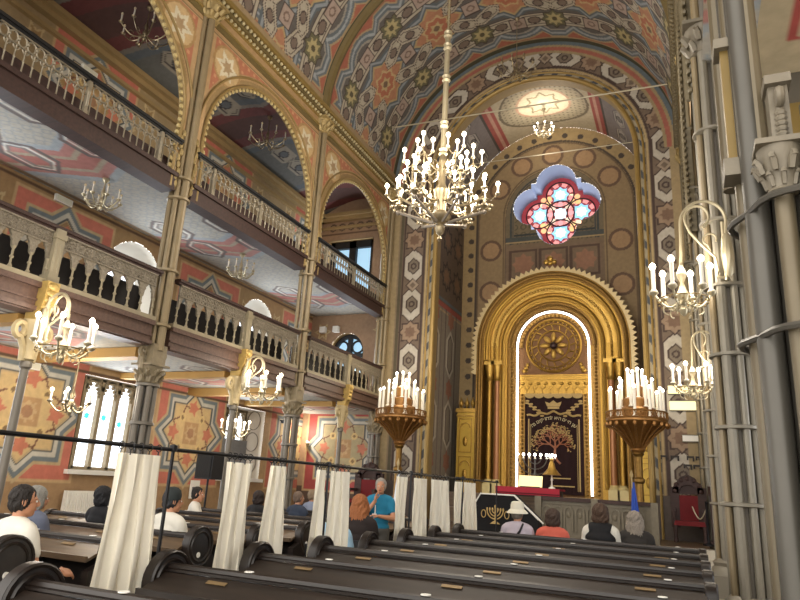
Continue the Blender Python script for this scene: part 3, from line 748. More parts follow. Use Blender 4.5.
# ---------------------------------------------------------------- galleries
def gallery(y0, y1, X, s, low, label, newels, fine=True):
    zb, zf, zt = (3.55, 4.0, 4.88) if low else (6.44, 6.74, 7.46)
    t = thing('gallery_balustrade', label, 'balustrade', (X, (y0+y1)/2, zb), 0, ('lower' if low else 'upper')+' gallery balustrades')
    bx = lambda m, a, b, ya, yb, z0, z1, mi=0: m.box(min(X+s*a, X+s*b), max(X+s*a, X+s*b), ya, yb, z0, z1, mi)
    f = MB(); bx(f, -.3, 0, y0, y1, zb, zf-.03)
    if low: bx(f, 0, .05, y0, y1, zb+.02, zb+.08); bx(f, 0, .03, y0, y1, zb+.16, zb+.19); bx(f, 0, .06, y0, y1, zf-.1, zf-.02)
    f.build('fascia', FASC if low else DARKW, t, True)
    b = MB(); bx(b, -.08, .05, y0, y1, zf-.03, zf+.05); b.build('base_rail', CREAMP if low else DARKW, t, True)
    h = MB(); bx(h, -.1, .06, y0, y1, zt-.05, zt); bx(h, -.07, .03, y0, y1, zt-.09, zt-.05); h.build('handrail', DARKW if low else BLACKP, t, True)
    for yn in newels:
        n = MB(); q = .075 if low else .03; bx(n, -q, q, yn-q, yn+q, zf, zt-.05); bx(n, -q*1.25, q*1.25, yn-q*1.25, yn+q*1.25, zt-.2, zt-.12); bx(n, -q*1.25, q*1.25, yn-q*1.25, yn+q*1.25, zf, zf+.12)
        for k in (-1, 1): n.tube([(X+s*q, yn+k*q*.5, zf+.18), (X+s*q, yn+k*q*.5, zt-.28)], .012, 4)
        n.build('newel_post', CREAMP if low else SILV, t, True)
    pitch = .265 if low else .14
    segs = []; ed = [y0]+sorted(newels)+[y1]
    for a, c in zip(ed[:-1], ed[1:]):
        a += .08; c -= .08; n = max(1, int(round((c-a)/pitch))); segs.append((a, c, n))
    p = MB()
    if low:
        z0 = zf+.40
        for a, c, n in segs:
            w = (c-a)/n
            for i in range(n):       # pierced panel cut below by a pointed arch
                ya = a+i*w; poly = [(ya, zt-.09), (ya, z0-.06)]+[(ya+.02, z0-.06)]
                for q, zz in ((.13, -.04), (.17, .04), (.25, .07), (.23, .1), (.36, .14), (.5, .25), (.64, .14), (.77, .1), (.75, .07), (.83, .04), (.87, -.04)): poly.append((ya+w*q, z0+zz))
                poly += [(ya+w-.02, z0-.06), (ya+w, z0-.06), (ya+w, zt-.09)]
                x0, x1 = sorted((X-s*.03, X+s*.01)); p.prism(poly, x0, x1, 'yz')
                if fine:
                    for zc in (zt-.16, zt-.25):
                        for q in (.2, .5, .8): p.tube([(X+s*.015, ya+w*q+.035*cos(v), zc+.035*sin(v)) for v in np.linspace(0, 2*PI, 7)[:-1]], .009, 4, closed=True)
            bx(p, -.02, .03, a, c, zt-.31, zt-.29); bx(p, -.02, .03, a, c, zt-.115, zt-.09)
        p.build('tracery_panel', LACE, t, True)
    else:
        for a, c, n in segs:
            w = (c-a)/n; bx(p, -.015, .015, a, c, zt-.11, zt-.09); bx(p, -.015, .015, a, c, zt-.3, zt-.285)
            for i in range(n):
                ya = a+(i+.5)*w
                p.tube([(X, ya+.07*cos(v), zt-.2+.085*sin(v)) for v in np.linspace(0, 2*PI, 9)[:-1]], .014, 4, closed=True)
                p.tube([(X, ya+w/2-.0+.05*cos(v), zt-.31-.05*sin(v)) for v in np.linspace(0, PI, 6)], .012, 4)
                p.sph((X+s*.01, ya+w/2, zt-.2), .03, 6, 4)
        p.build('tracery_panel', SILV, t, True)
    z1 = (zf+.36) if low else zt-.3
    bal = MB(); hh = z1-zf-.05
    if low: bal.lathe([(.03, 0), (.032, .03), (.016, .06), (.016, hh*.42), (.028, hh*.46), (.03, hh*.52), (.016, hh*.58), (.016, hh*.86), (.03, hh*.92), (.034, hh)], n=8)
    else: bal.lathe([(.02, 0), (.012, .04), (.011, hh*.45), (.02, hh*.5), (.011, hh*.55), (.011, hh*.9), (.018, hh)], n=6)
    me = bal.mesh('baluster', CREAMP if low else SILV); w0 = wloc(t)
    for a, c, n in segs:
        w = (c-a)/n
        for i in range(n+1): inst(me, 'baluster', t, (X-w0.x, a+i*w-w0.y, zf+.05-w0.z))
    return t
bl = [(3.9, 8.5), (8.5, 13.1), (13.1, 17.75)]
LOWN = [6.18, 10.85, 15.4]
nm = ['stretch nearest the camera', 'middle stretch', 'far stretch by the chancel']
for i, (a, c) in enumerate(bl):
    gallery(a+.22, c-.22, XL+.06, 1, True, 'cream pierced lower balustrade over rose-brown boards, '+nm[i], [LOWN[i]])
    gallery(a+.22, c-.22, XL+.04, 1, False, 'silvery upper balustrade over a dark board, '+nm[i], [LOWN[i]-1.6, LOWN[i], LOWN[i]+1.6])
for i, (a, c) in enumerate(((8.07, 13.1), (13.1, 17.75))):
    gallery(a+.3, c-.3, XR+.25, -1, True, 'pierced lower balustrade of the right gallery, '+('stretch behind the big pier' if i == 0 else 'far stretch by the throne'), [], False)
# dark pew backs inside the lower gallery
for i, (a, c) in enumerate(bl):
    t = thing('gallery_bench', 'dark bench behind the lower balustrade, '+nm[i], 'bench', (XL-.35, (a+c)/2, 3.77), 0, 'benches of the lower gallery')
    m = MB(); m.box(XL-.42, XL-.36, a+.2, c-.2, 3.77, 4.62); m.build('backrest', SEATW, t, True)
    m = MB(); m.box(XL-.9, XL-.42, a+.2, c-.2, 4.15, 4.21); m.build('seat', SEATW, t, True)
    for yy in (a+.25, (a+c)/2, c-.25):
        m = MB(); m.box(XL-.88, XL-.42, yy-.03, yy+.03, 3.77, 4.15); m.build('leg', SEATW, t, True)
# slim posts under the gallery
for i, (y, l) in enumerate(zip(POSTY, ['slim grey iron post under the near sconce at the left edge', 'slim grey iron post left of the second curtain, under the second sconce', 'slim pale post in front of the end wall star, below a gilt bracket'])):
    t = thing('gallery_post', l, 'post', (XL+.0, y, 0), 0, 'slim posts under the gallery')
    m = MB(); m.lathe([(.12, 0), (.12, .12), (.075, .2), (.075, .5), (.06, .55), (.055, 2.75), (.08, 2.78), (.08, 2.84), (.055, 2.88)], (XL, y, 0), 14); m.build('shaft', IRON, t, True)
    c = MB(); c.lathe([(.06, 0), (.1, .03), (.08, .1), (.1, .3), (.15, .52), (.16, .58)], (XL, y, 2.86), 12)
    for sg in (-1, 1):
        c.tube([(XL, y+sg*.08, 2.86), (XL, y+sg*.1, 3.05)]+[(XL, y+sg*(.2+.08*sin(w)), 3.28+.1*cos(w)) for w in np.linspace(PI*1.1, -PI*.8, 12)], .05, 6)
    c.build('capital', mat('cream_scroll_capital', 'b3a27c', .5, .1, 10, .2), t, True)
    b = MB(); b.prism([(XL-.1, 3.44), (XL+.12, 3.44), (XL+.22, 3.7), (XL+.24, 4.0), (XL-.1, 4.0)], y-.1, y+.1)
    for k in range(4): b.sph((XL+.2+.015*k, y, 3.62+.1*k), (.05, .09, .06), 8, 5)
    b.build('bracket', mat('gilt_bracket', 'b69a5a', .45, .3, 14, .25, .4), t, True)

# ---------------------------------------------------------------- lights
CANDLES = {}
def candle(parent, loc, h, r, br, mats=(CANDLE, BULB)):
    key = (h, r, br, mats[1].name)
    if key not in CANDLES:
        a = MB(); a.lathe([(r*1.7, 0), (r*2.0, .012), (r*1.2, .03), (r, .035), (r, h), (r*.8, h+.006)], n=8)
        b = MB(); b.lathe([(.4*br, -.1*br), (br*.8, br*.4), (br, br*1.0), (br*.8, br*1.6), (br*.4, br*2.05), (.0, br*2.3)], n=8)
        CANDLES[key] = (a.mesh('candle', mats[0]), b.mesh('bulb', mats[1]))
    A, B = CANDLES[key]
    c = inst(A, 'candle', parent, loc); inst(B, 'bulb', c, (0, 0, h)); return c
def scroll(c, R, a, z0, drop, rise, n=16):
    """S-shaped arm from the hub to radius R"""
    pts = []
    for i in range(n+1):
        t = i/n; r = .03+(R-.03)*t; z = z0-drop*sin(t*PI)*(1-.25*t)+rise*t*t
        pts.append((c[0]+r*cos(a), c[1]+r*sin(a), c[2]+z))
    return pts
def chandelier(name, label, loc, n, R, drop, hc, top, mt, mats, lit=0, group=None, br=.028, r=.016, bell=True):
    """small hanging chandelier; loc = centre of its ring of arms; top = height of the hook"""
    t = thing(name, label, 'chandelier', loc, 0, group)
    s = MB(); s.tube([(0, 0, .12), (0, 0, top-.05)], .012, 6); s.lathe([(.0, -.16), (.03, -.14), (.045, -.1), (.02, -.05), (.05, 0), (.06, .06), (.03, .12), (.05, .2), (.02, .3), (.012, .36)], n=12)
    s.lathe([(.012, top-.1), (.07, top-.03), (.07, top)], n=12)
    s.build('stem', mt, t)
    a = MB(); a.tube(scroll((0, 0, 0), R, 0, 0, drop, .05), .013, 6)
    a.tube([(R*.55+.05*cos(w), 0, -drop*.82+.05+.055*sin(w)) for w in np.linspace(-2, 3, 10)], .008, 5)
    a.lathe([(.01, -.03), (.045, 0), (.05, .015), (.02, .02)], (R, 0, .06), 10); am = a.mesh('arm', mt)
    for k in range(n):
        w = 2*PI*k/n+.3; inst(am, 'arm', t, (0, 0, 0), w)
        candle(t, (R*cos(w), R*sin(w), .075), hc, r, br, mats)
    if lit: lamp((loc[0], loc[1], loc[2]+.25), lit, r=R*.8)
    return t
# aisle chandeliers, ground level
G1 = 'small chandeliers of the left aisle'
chandelier('hanging_chandelier', 'small lit brass chandelier hanging before the lancet window at left', (-9.95, 8.3, 2.5), 5, .34, .12, .16, ZS1-2.5, BRASS, (CANDLE, BULB), 60, G1, .032)
chandelier('hanging_chandelier', 'small lit chandelier hanging behind the second slim post', (-9.95, 13.0, 2.48), 5, .34, .12, .16, ZS1-2.48, BRASS, (CANDLE, BULB), 50, G1, .032)
chandelier('hanging_chandelier', 'unlit brass chandelier under the upper gallery, left of the tall column', (-10., 8.15, 6.35), 8, .33, .12, .16, ZS2-6.35, PALEBRASS, (CANDLE, DIMB), 0, G1, .026)
chandelier('hanging_chandelier', 'unlit brass chandelier under the upper gallery, right of the tall column', (-10., 12.5, 6.35), 8, .33, .12, .16, ZS2-6.35, PALEBRASS, (CANDLE, DIMB), 0, G1, .026)
chandelier('hanging_chandelier', 'unlit chandelier hanging from the dark ceiling in the nearest big arch', (-10., 8.4, 10.3), 8, .5, .15, .16, .7, BRASS, (CANDLE, DIMB), 0, G1)
chandelier('hanging_chandelier', 'unlit chandelier hanging from the dark ceiling in the middle big arch', (-10., 12.9, 10.25), 8, .5, .15, .16, .75, BRASS, (CANDLE, DIMB), 0, G1)
chandelier('hanging_chandelier', 'small lit white chandelier under the glowing medallion of the apse vault', (XA, 19.7, 13.2), 8, .32, .1, .16, .95, BRASS, (CANDLE, BULBW), 50, None, .03)
chandelier('hanging_chandelier', 'unlit ornate brass chandelier hanging before the crown of the chancel arch', (-4.0, 16.4, 13.45), 10, .55, .2, .1, 1.85, BRASS, (BRASS, BRASS), 0, None, .03)
b = bpy.data.lights.new('spot_light', 'SPOT'); b.energy = 120; b.spot_size = 1.0; b.spot_blend = .8; b.color = (1, .9, .72); b.shadow_soft_size = .15
bo = bpy.data.objects.new('spot_light', b); C.objects.link(bo); bo.location = (XA, 19.6, 11.4); bo.rotation_euler = (PI, 0, 0)
# bracket sconces: one scroll bracket, a ring of arms and candles
def sconce(px, py, pz, dx, label, n=6, R=.34, drop=.85, rise=.42):
    """(px,py,pz) wall plate; the ring hangs dx away towards the nave"""
    t = thing('bracket_chandelier', label, 'wall lamp', (px, py, pz), 0, 'bracket chandeliers on the arcades')
    s = 1 if dx > 0 else -1; d = abs(dx)
    p = MB(); p.lathe([(.0, -.28), (.05, -.22), (.07, 0), (.05, .22), (0, .28)], (s*.03, 0, 0), 10); p.tube([(s*.06, 0, -.3), (s*.06, 0, .4)], .02, 6); p.build('wall_plate', PALEBRASS, t)
    a = MB(); r0 = d*.5
    a.tube([(s*.06, 0, .0)]+[(s*(d/2-r0*cos(w)*.92), 0, rise+r0*sin(w)) for w in np.linspace(0, PI, 18)]+[(s*d*.97, 0, rise*.5), (s*d, 0, -drop+.4)], .019, 6)
    a.tube([(s*(.1+.05*cos(w)), 0, -.22+.05*sin(w)) for w in np.linspace(-2.5, 0.8, 8)]+[(s*d*.3, 0, -.02), (s*d*.55, 0, rise*.33), (s*d*.78, 0, rise*.75)]+[(s*(d*.62+.16*cos(w)*d/.65), 0, rise+.06+.15*sin(w)) for w in np.linspace(-.4, 4.2, 14)], .017, 6)
    a.tube([(s*d*.38, 0, .06)]+[(s*(.2+.07*cos(w)), 0, .2+.07*sin(w)) for w in np.linspace(-1.2, 3.6, 12)], .012, 6)
    a.build('scroll_bracket', PALEBRASS, t)
    h = MB(); c = (s*d, 0, -drop)
    h.lathe([(.0, -.2), (.035, -.17), (.05, -.12), (.02, -.07), (.06, -.01), (.08, .05), (.04, .12), (.02, .2), (.06, .3), (.02, .4), (.015, .5)], c, 12); h.build('hub', PALEBRASS, t)
    am = MB(); am.tube(scroll((0, 0, 0), R, 0, 0, .12, .07), .014, 6); am.tube([(R*.5+.06*cos(w), 0, -.12+.06*sin(w)) for w in np.linspace(-1.5, 3.5, 10)], .009, 5)
    am.lathe([(.01, -.03), (.05, 0), (.055, .015), (.02, .02)], (R, 0, .07), 10); me = am.mesh('arm', PALEBRASS)
    for k in range(n):
        w = 2*PI*k/n+.2; inst(me, 'arm', t, c, w); candle(t, (c[0]+R*cos(w), R*sin(w), c[2]+.09), .27, .022, .038)
    g = MB()
    for k in range(24):
        w = 2*PI*k/24; g.sph((c[0]+R*.85*cos(w), R*.85*sin(w), c[2]-.02-.03*abs(sin(w*3))), .014, 5, 4)
    g.tube([(c[0]+R*.85*cos(w), R*.85*sin(w), c[2]-.0) for w in np.linspace(0, 2*PI, 25)[:-1]], .008, 5, closed=True)
    g.build('bead_garland', DKBRASS, t)
    lamp((px+dx, py, pz-drop+.42), 42, r=.3)
    return t
sconce(XL+.22, 6.1, 3.36, .5, 'lit scroll bracket chandelier on the left gallery, nearest the left edge', 6, .38, .36, .2)
sconce(XL+.22, 10.75, 3.4, .5, 'lit scroll bracket chandelier on the left gallery, over the second slim post', 6, .36, .34, .2)
sconce(.57, 7.74, 4.2, -.52, 'lit scroll bracket chandelier on the right pier, the higher and larger one', 6, .31, .5)
sconce(.58, 12.76, 3.88, -.42, 'lit scroll bracket chandelier on the right above the cream signs', 6, .34, .42)

# the great chandelier
BC = (-4.05, 10.7)
t = thing('great_chandelier', 'great many-candled brass chandelier hanging in the middle of the nave', 'chandelier', (BC[0], BC[1], 6.9))
s = MB(); s.tube([(0, 0, .1), (0, 0, 3.6)], .055, 10); s.tube([(0, 0, 3.6), (0, 0, 8.3)], .02, 6)
for z in (.9, 1.5, 2.55, 3.3, 3.6): s.lathe([(.055, -.09), (.09, -.05), (.06, 0), (.09, .05), (.055, .09)], (0, 0, z), 12)
s.build('stem', PALEBRASS, t)
s = MB()
for z in np.arange(3.75, 8.2, .14): s.tube([(.035*cos(w), .0, z+.06*sin(w)) for w in np.linspace(0, 2*PI, 9)[:-1]], .009, 4, closed=True)
s.build('chain', DKBRASS, t)
h = MB(); h.lathe([(.0, -.98), (.05, -.93), (.02, -.86), (.07, -.8), (.1, -.7), (.05, -.62), (.16, -.55), (.2, -.46), (.1, -.36), (.1, -.2), (.14, -.05), (.16, .06), (.07, .2), (.06, .5), (.1, .62), (.06, .75), (.055, .9)], n=16); h.build('hub', BRASS, t)
for k in range(6):
    w = k*PI/3+.25
    a = MB(); a.tube([(.12, 0, -.6), (.8, 0, -.38)], .03, 6); a.sph((.82, 0, -.38), .05, 8, 6); o = a.build('support_bar', mat('grey_bar', '7d7468', .45, .3, 8, .1), t); o.rotation_euler.z = w
    a = MB(); a.tube(scroll((0, 0, -.1), .82, 0, 0, .18, .05), .024, 6); a.tube([(.45+.12*cos(v), 0, -.05+.13*sin(v)) for v in np.linspace(-2.2, 3.2, 14)], .015, 5)
    a.tube([(.08, 0, .55), (.2, 0, .42), (.42, 0, .46), (.6, 0, .64)], .018, 6); a.tube([(.24+.07*cos(v), 0, .55+.07*sin(v)) for v in np.linspace(-2, 3, 10)], .011, 5)
    for q in range(4):
        v = q*2*PI/4; a.tube([(.82, 0, -.1), (.82+.13*cos(v), .13*sin(v), -.14), (.82+.25*cos(v), .25*sin(v), -.02)], .012, 5); a.lathe([(.01, -.03), (.045, 0), (.05, .015), (.02, .02)], (.82+.25*cos(v), .25*sin(v), -.02), 8)
    a.tube([(.82, 0, -.2), (.82, 0, .12)], .02, 6); a.tube([(.6, 0, .63), (.57, 0, .2), (.56, 0, -.22)], .014, 6); a.lathe([(.01, -.03), (.06, 0), (.065, .015), (.02, .02)], (.82, 0, .12), 8)
    for q in range(3):
        v = q*2*PI/3+.5; a.tube([(.6, 0, .62), (.6+.08*cos(v), .08*sin(v), .56), (.6+.17*cos(v), .17*sin(v), .66)], .011, 5); a.lathe([(.01, -.03), (.04, 0), (.045, .015), (.02, .02)], (.6+.17*cos(v), .17*sin(v), .66), 8)
    for q in range(8): a.sph((.82+.14*cos(q*PI/4), .14*sin(q*PI/4), -.26-.03*(q % 2)), .035, 6, 5)
    a.lathe([(0, -.42), (.03, -.38), (.02, -.34), (.09, -.27), (.04, -.2)], (.82, 0, 0), 8)
    o = a.build('arm', BRASS, t); o.rotation_euler.z = w
    R2 = lambda x, y: (x*cos(w)-y*sin(w), x*sin(w)+y*cos(w))
    for q in range(4):
        v = q*2*PI/4; x, y = R2(.82+.25*cos(v), .25*sin(v)); candle(t, (x, y, .0), .15, .016, .043, (CANDLE, BULB))
    x, y = R2(.82, 0); candle(t, (x, y, .14), .2, .016, .043, (CANDLE, BULB))
    for q in range(3):
        v = q*2*PI/3+.5; x, y = R2(.6+.17*cos(v), .17*sin(v)); candle(t, (x, y, .68), .2, .016, .043, (CANDLE, BULB))
for k in range(6): lamp((BC[0]+1.25*cos(k*PI/3), BC[1]+1.25*sin(k*PI/3), 7.3), 90, r=.3)
# tie rods
m = MB(); m.tube([(XL, 16.9, 12.62), (XR, 16.9, 12.45)], .022, 6); m.sph((XR-.1, 16.9, 12.45), .06, 8, 6); m.sph((XL+.1, 16.9, 12.62), .06, 8, 6); tag(m.build('tie_rod', mat('pale_rod', 'b5ab92', .4, .2, 5, .1)), 'pale iron tie rod stretched across the nave below the vault', 'tie rod')
m = MB(); m.tube([(XA-3.2, 19.9, 12.55), (XA+3.2, 19.9, 12.5)], .016, 6); tag(m.build('tie_rod', mat('pale_rod', 'b5ab92')), 'thin tie rod across the apse above the stained glass', 'tie rod')

# pedestal candelabra
def candelabrum(x, y, label):
    t = thing('pedestal_candelabrum', label, 'candelabrum', (x, y, .62), 0, 'pedestal candelabra before the ark')
    p = MB(); p.lathe([(.34, 0), (.34, .1), (.24, .16), (.2, .3), (.12, .4), (.1, .5), (.13, .56), (.09, .62), (.08, 1.2), (.12, 1.24), (.12, 1.3), (.08, 1.34), (.085, 1.78), (.13, 1.84), (.1, 1.9)], n=16); p.build('pole', GOLDD, t)
    b = MB(); b.lathe([(.1, 1.85), (.16, 1.92), (.13, 1.98), (.2, 2.08), (.26, 2.2), (.38, 2.32), (.5, 2.42), (.62, 2.5), (.66, 2.54), (.66, 2.6), (.6, 2.6), (.5, 2.58), (0, 2.58)], n=24)
    for k in range(20):
        a = 2*PI*k/20
        b.tube([(.14*cos(a), .14*sin(a), 1.98), (.27*cos(a), .27*sin(a), 2.14), (.42*cos(a), .42*sin(a), 2.3), (.62*cos(a), .62*sin(a), 2.46)], .022, 5)
        b.sph((.66*cos(a), .66*sin(a), 2.47), (.05, .05, .06), 6, 5)
    b.build('basket', mat('copper_gilt', '8f6636', .38, .6, 16, .3, .5), t)
    g = MB()
    for k in range(36):
        a = 2*PI*k/36; g.tube([(.66*cos(a)+.0, .66*sin(a), 2.6), (.66*cos(a+.087), .66*sin(a+.087), 2.74)], .01, 4); g.tube([(.66*cos(a+.087), .66*sin(a+.087), 2.6), (.66*cos(a), .66*sin(a), 2.74)], .01, 4)
    for z in (2.6, 2.75): g.tube([(.66*cos(a), .66*sin(a), z) for a in np.linspace(0, 2*PI, 33)[:-1]], .018, 5, closed=True)
    g.build('gallery_rail', mat('copper_gilt', '8f6636'), t)
    c = MB(); c.lathe([(.42, 2.58), (.42, 2.82), (.38, 2.86), (.3, 2.86), (.3, 3.05), (.2, 3.1), (.16, 3.1), (.16, 3.35), (.05, 3.42)], n=12)
    for k in range(6):
        a = k*PI/3; c.prism([(-.09, 2.86), (.09, 2.86), (.09, 3.02), (0, 3.16), (-.09, 3.02)], .36, .4); 
    c.build('crown_tower', mat('copper_gilt', '8f6636'), t)
    for k in range(11):
        a = 2*PI*k/11+.15; candle(t, (.58*cos(a), .58*sin(a), 2.62), .62, .034, .036, (CANDLE, BULBW))
    for k in range(7):
        a = 2*PI*k/7; candle(t, (.36*cos(a), .36*sin(a), 2.86), .62, .034, .036, (CANDLE, BULBW))
    for k in range(4):
        a = 2*PI*k/4+.4; candle(t, (.17*cos(a), .17*sin(a), 3.08), .62, .034, .036, (CANDLE, BULBW))
    lamp((x, y, 4.35), 70, (1, .85, .62), .4)
    return t
candelabrum(-6.85, 15.8, 'tall copper-gilt candelabrum full of white candles left of the ark')
candelabrum(-1.02, 15.8, 'tall copper-gilt candelabrum full of white candles right of the ark')
# ---------------------------------------------------------------- platform, ark
t = thing('raised_platform', 'brown stepped platform carrying the golden ark and the railing', 'platform', (XN, 18, 0))
m = MB(); m.box(XL+.45, XR, 15.0, 17.25, 0, .62); m.box(XA-RA+.04, XA+RA-.04, 17.25, YB-.03, 0, .62); m.build('lower_deck', PEWB, t, True)
m = MB(); m.box(-6.8, -.9, 18.3, YB-.03, .62, 1.4); m.box(-6.3, -1.4, 17.95, 18.3, .62, 1.0); m.build('upper_deck', PEWB, t, True)
AX, AY, AZc = -3.82, 20.4, 6.1        # ark axis, front face, arch centre
ZB = 1.4
ark = thing('torah_ark', 'golden arched ark with concentric mouldings at the end of the nave', 'ark', (AX, AY, ZB))
orders = [(2.42, 2.2, .0, .5, GOLDD), (2.2, 1.98, .06, .5, GOLD), (1.98, 1.72, .16, .55, GOLDB), (1.72, 1.46, .3, .6, GOLD), (1.46, 1.24, .42, .7, GOLDD)]
for i, (r1, r0, d0, d1, mt) in enumerate(orders):
    m = MB(); m.arcband(AX, AZc, r0, r1, AY+d0, AY+.86, 0, PI, 56)
    if i in (0, 1, 3): m.tube([(AX+(r0+r1)/2*cos(a), AY+d0, AZc+(r0+r1)/2*sin(a)) for a in np.linspace(0, PI, 57)], (r1-r0)*.28, 8)
    if i in (2, 4):
        for k in range(60):
            a = PI*(k+.5)/60; m.sph((AX+(r0+r1)/2*cos(a), AY+d0, AZc+(r0+r1)/2*sin(a)), .05, 6, 4)
    m.build('arch_order', mt, ark, True)
    if i in (0, 3):
        for s in (-1, 1):
            q = MB(); xa, xb = sorted((AX+s*r0, AX+s*r1)); q.box(xa, xb, AY+d0, AY+.86, ZB, AZc)
            q.tube([(AX+s*(r0+r1)/2, AY+d0, ZB+.3), (AX+s*(r0+r1)/2, AY+d0, AZc)], (r1-r0)*.28, 8); q.build('jamb', mt, ark, True)
# toothed crest round the outer arch
m = MB(); n = 46
for k in range(n):
    a0, a1 = PI*k/n, PI*(k+1)/n; am = (a0+a1)/2
    P = lambda r, a: (AX+r*cos(a), AZc+r*sin(a))
    m.prism([P(2.42, a0), P(2.42, a1), P(2.5, a1), P(2.56, am+.016), P(2.62, am), P(2.56, am-.016), P(2.5, a0)], AY+.02, AY+.14)
for s in (-1, 1):
    for k in range(6):
        z = AZc-.16*(k+1); x = AX+s*2.42; m.prism([(x, z), (x+s*.08, z), (x+s*.2, z+.08), (x+s*.08, z+.16), (x, z+.16)], AY+.02, AY+.14)
m.build('toothed_crest', mat('pale_gilt_crest', 'c9b486', .45, .3, 10, .15), ark, True)
m = MB(); z = AZc+2.66
for dx, dz, r in ((0, .22, .1), (-.13, .1, .09), (.13, .1, .09), (0, .06, .09)): m.sph((AX+dx, AY+.08, z+dz), (r, .06, r), 8, 6)
m.build('crest_finial', GOLDB, ark, True)
# columns in pairs
for s in (-1, 1):
    for r in (2.04, 1.78, 1.58):
        x = AX+s*r; y = AY+.34 if r > 1.6 else AY+.5; rad = .105 if r > 1.6 else .07
        c = MB(); c.lathe([(rad, .42), (rad*.98, .6), (rad*.9, 3.6)], (x, y, ZB), 14); o = c.build('column', mat('rose_gilt_column', 'a9744c', .35, .3, 6, .15) if r != 2.04 else GOLD, ark, True)
        k = MB(); k.lathe([(rad, 3.55), (rad*1.3, 3.62), (rad*1.05, 3.68), (rad*1.2, 3.8), (rad*1.6, 4.0), (rad*1.7, 4.08)], (x, y, ZB), 12); k.box(x-rad*1.8, x+rad*1.8, y-rad*1.8, y+rad*1.8, ZB+4.08, ZB+4.2); k.build('capital', GOLDB, o, True)
        k = MB(); k.box(x-rad*1.5, x+rad*1.5, y-rad*1.5, y+rad*1.5, ZB, ZB+.3); k.lathe([(rad*1.5, .3), (rad*1.6, .34), (rad*1.1, .4), (rad*1.2, .44)], (x, y, ZB), 12); k.build('plinth', mat('cream_plinth', 'd9c890', .5, .1, 5, .1), o, True)
    for ra, rb, dd in ((1.98, 2.2, .06), (1.72, 1.98, .16)):
        q = MB(); xa, xb = sorted((AX+s*ra, AX+s*rb)); q.box(xa, xb, AY+dd+.02, AY+.86, ZB+4.2, AZc)
        if ra > 1.9: q.tube([(AX+s*(ra+rb)/2, AY+dd, ZB+4.2), (AX+s*(ra+rb)/2, AY+dd, AZc)], (rb-ra)*.28, 8)
        else:
            for k in range(5): q.sph((AX+s*(ra+rb)/2, AY+dd, ZB+4.3+.1*k), .05, 6, 4)
        q.build('impost', GOLD, ark, True)
    q = MB(); xa, xb = sorted((AX+s*1.46, AX+s*2.2)); q.box(xa, xb, AY+.55, AY+.86, ZB, ZB+4.2); q.build('niche_back', GOLDD, ark, True)
    q = MB(); xa, xb = sorted((AX+s*1.18, AX+s*1.46)); q.box(xa, xb, AY+.46, AY+.86, ZB, AZc)
    for k in range(40): q.sph((AX+s*1.33, AY+.46, ZB+.15+.115*k), .05, 6, 4)
    q.build('inner_jamb', GOLDD, ark, True)
m = MB(); m.tube([(AX-1.14, AY+.4, ZB+.1), (AX-1.14, AY+.4, AZc)]+[(AX-1.14*cos(a), AY+.4, AZc+1.14*sin(a)) for a in np.linspace(0, PI, 40)]+[(AX+1.14, AY+.4, AZc), (AX+1.14, AY+.4, ZB+.1)], .034, 8); m.build('led_strip', LED, ark, True)
m = MB(); m.prism([(AX-1.24, ZB), (AX-1.24, AZc)]+[(AX-1.24*cos(a), AZc+1.24*sin(a)) for a in np.linspace(0, PI, 30)]+[(AX+1.24, ZB)], AY+.62, AY+.86); m.build('back_panel', mat('red_brown_gilding', '6d4a26', .5, .4, 18, .35, .5), ark, True)
# carved rosette
m = MB(); fy = AY+.6
for r, w in ((.86, .05), (.72, .025), (.5, .03)): m.tube([(AX+r*cos(a), fy, AZc+.05+r*sin(a)) for a in np.linspace(0, 2*PI, 41)[:-1]], w, 6, closed=True)
for k in range(32):
    a = 2*PI*k/32; m.sph((AX+.79*cos(a), fy, AZc+.05+.79*sin(a)), .04, 6, 4)
for k in range(16):
    a = 2*PI*k/16; m.tube([(AX+.54*cos(a), fy, AZc+.05+.54*sin(a)), (AX+.69*cos(a+.1), fy, AZc+.05+.69*sin(a+.1))], .025, 5)
m.build('rosette_ring', GOLD, ark, True)
for k in range(8):
    a = 2*PI*k/8; p = MB(); p.sph((0, 0, 0), (.17, .06, .085), 10, 6); o = p.build('rosette_petal', GOLDB, ark); o.location = (.28*cos(a), .6, AZc+.05-ZB+.28*sin(a)); o.rotation_euler = (0, -a, 0)
p = MB(); p.sph((AX, fy-.03, AZc+.05), (.12, .08, .12), 12, 8); p.build('rosette_boss', mat('dark_bronze', '3b2a28', .3, .6, 8, .2), ark, True)
m = MB(); m.arcband(AX, AZc, 1.0, 1.1, fy-.05, fy+.05, 0, PI, 36)
for k in range(26):
    a = PI*(k+.5)/26; m.sph((AX+1.05*cos(a), fy-.05, AZc+1.05*sin(a)), .04, 6, 4)
m.build('inner_border', GOLDD, ark, True)
f = MB(); f.box(AX-1.08, AX+1.08, fy-.06, fy+.1, 5.02, 5.14); f.box(AX-1.08, AX+1.08, fy-.1, fy+.1, 5.14, 5.18); f.box(AX-1.08, AX+1.08, fy-.02, fy+.1, 4.5, 5.02)
for k in range(9):
    x = AX-1.0+k*.25; f.arcband(x, 4.72, .07, .11, fy-.07, fy, 0, PI, 10); f.sph((x, fy-.03, 4.9), (.07, .04, .05), 8, 5); f.box(x+.115, x+.135, fy-.07, fy, 4.55, 4.74)
for s in (-1, 1):
    for k in range(3): f.sph((AX+s*(.95-.05*k), fy, 5.32+.1*k), (.1-.02*k, .04, .07), 8, 5)
f.build('carved_frieze', GOLD, ark, True)
for s in (-1, 1):
    f = MB(); x = AX+s*1.0; f.box(x-.09, x+.09, AY+.5, AY+.7, ZB, 4.55)
    for k in range(26): f.sph((x, AY+.5, ZB+.12+.12*k), .045, 6, 4)
    f.build('door_pilaster', GOLDD, ark, True)
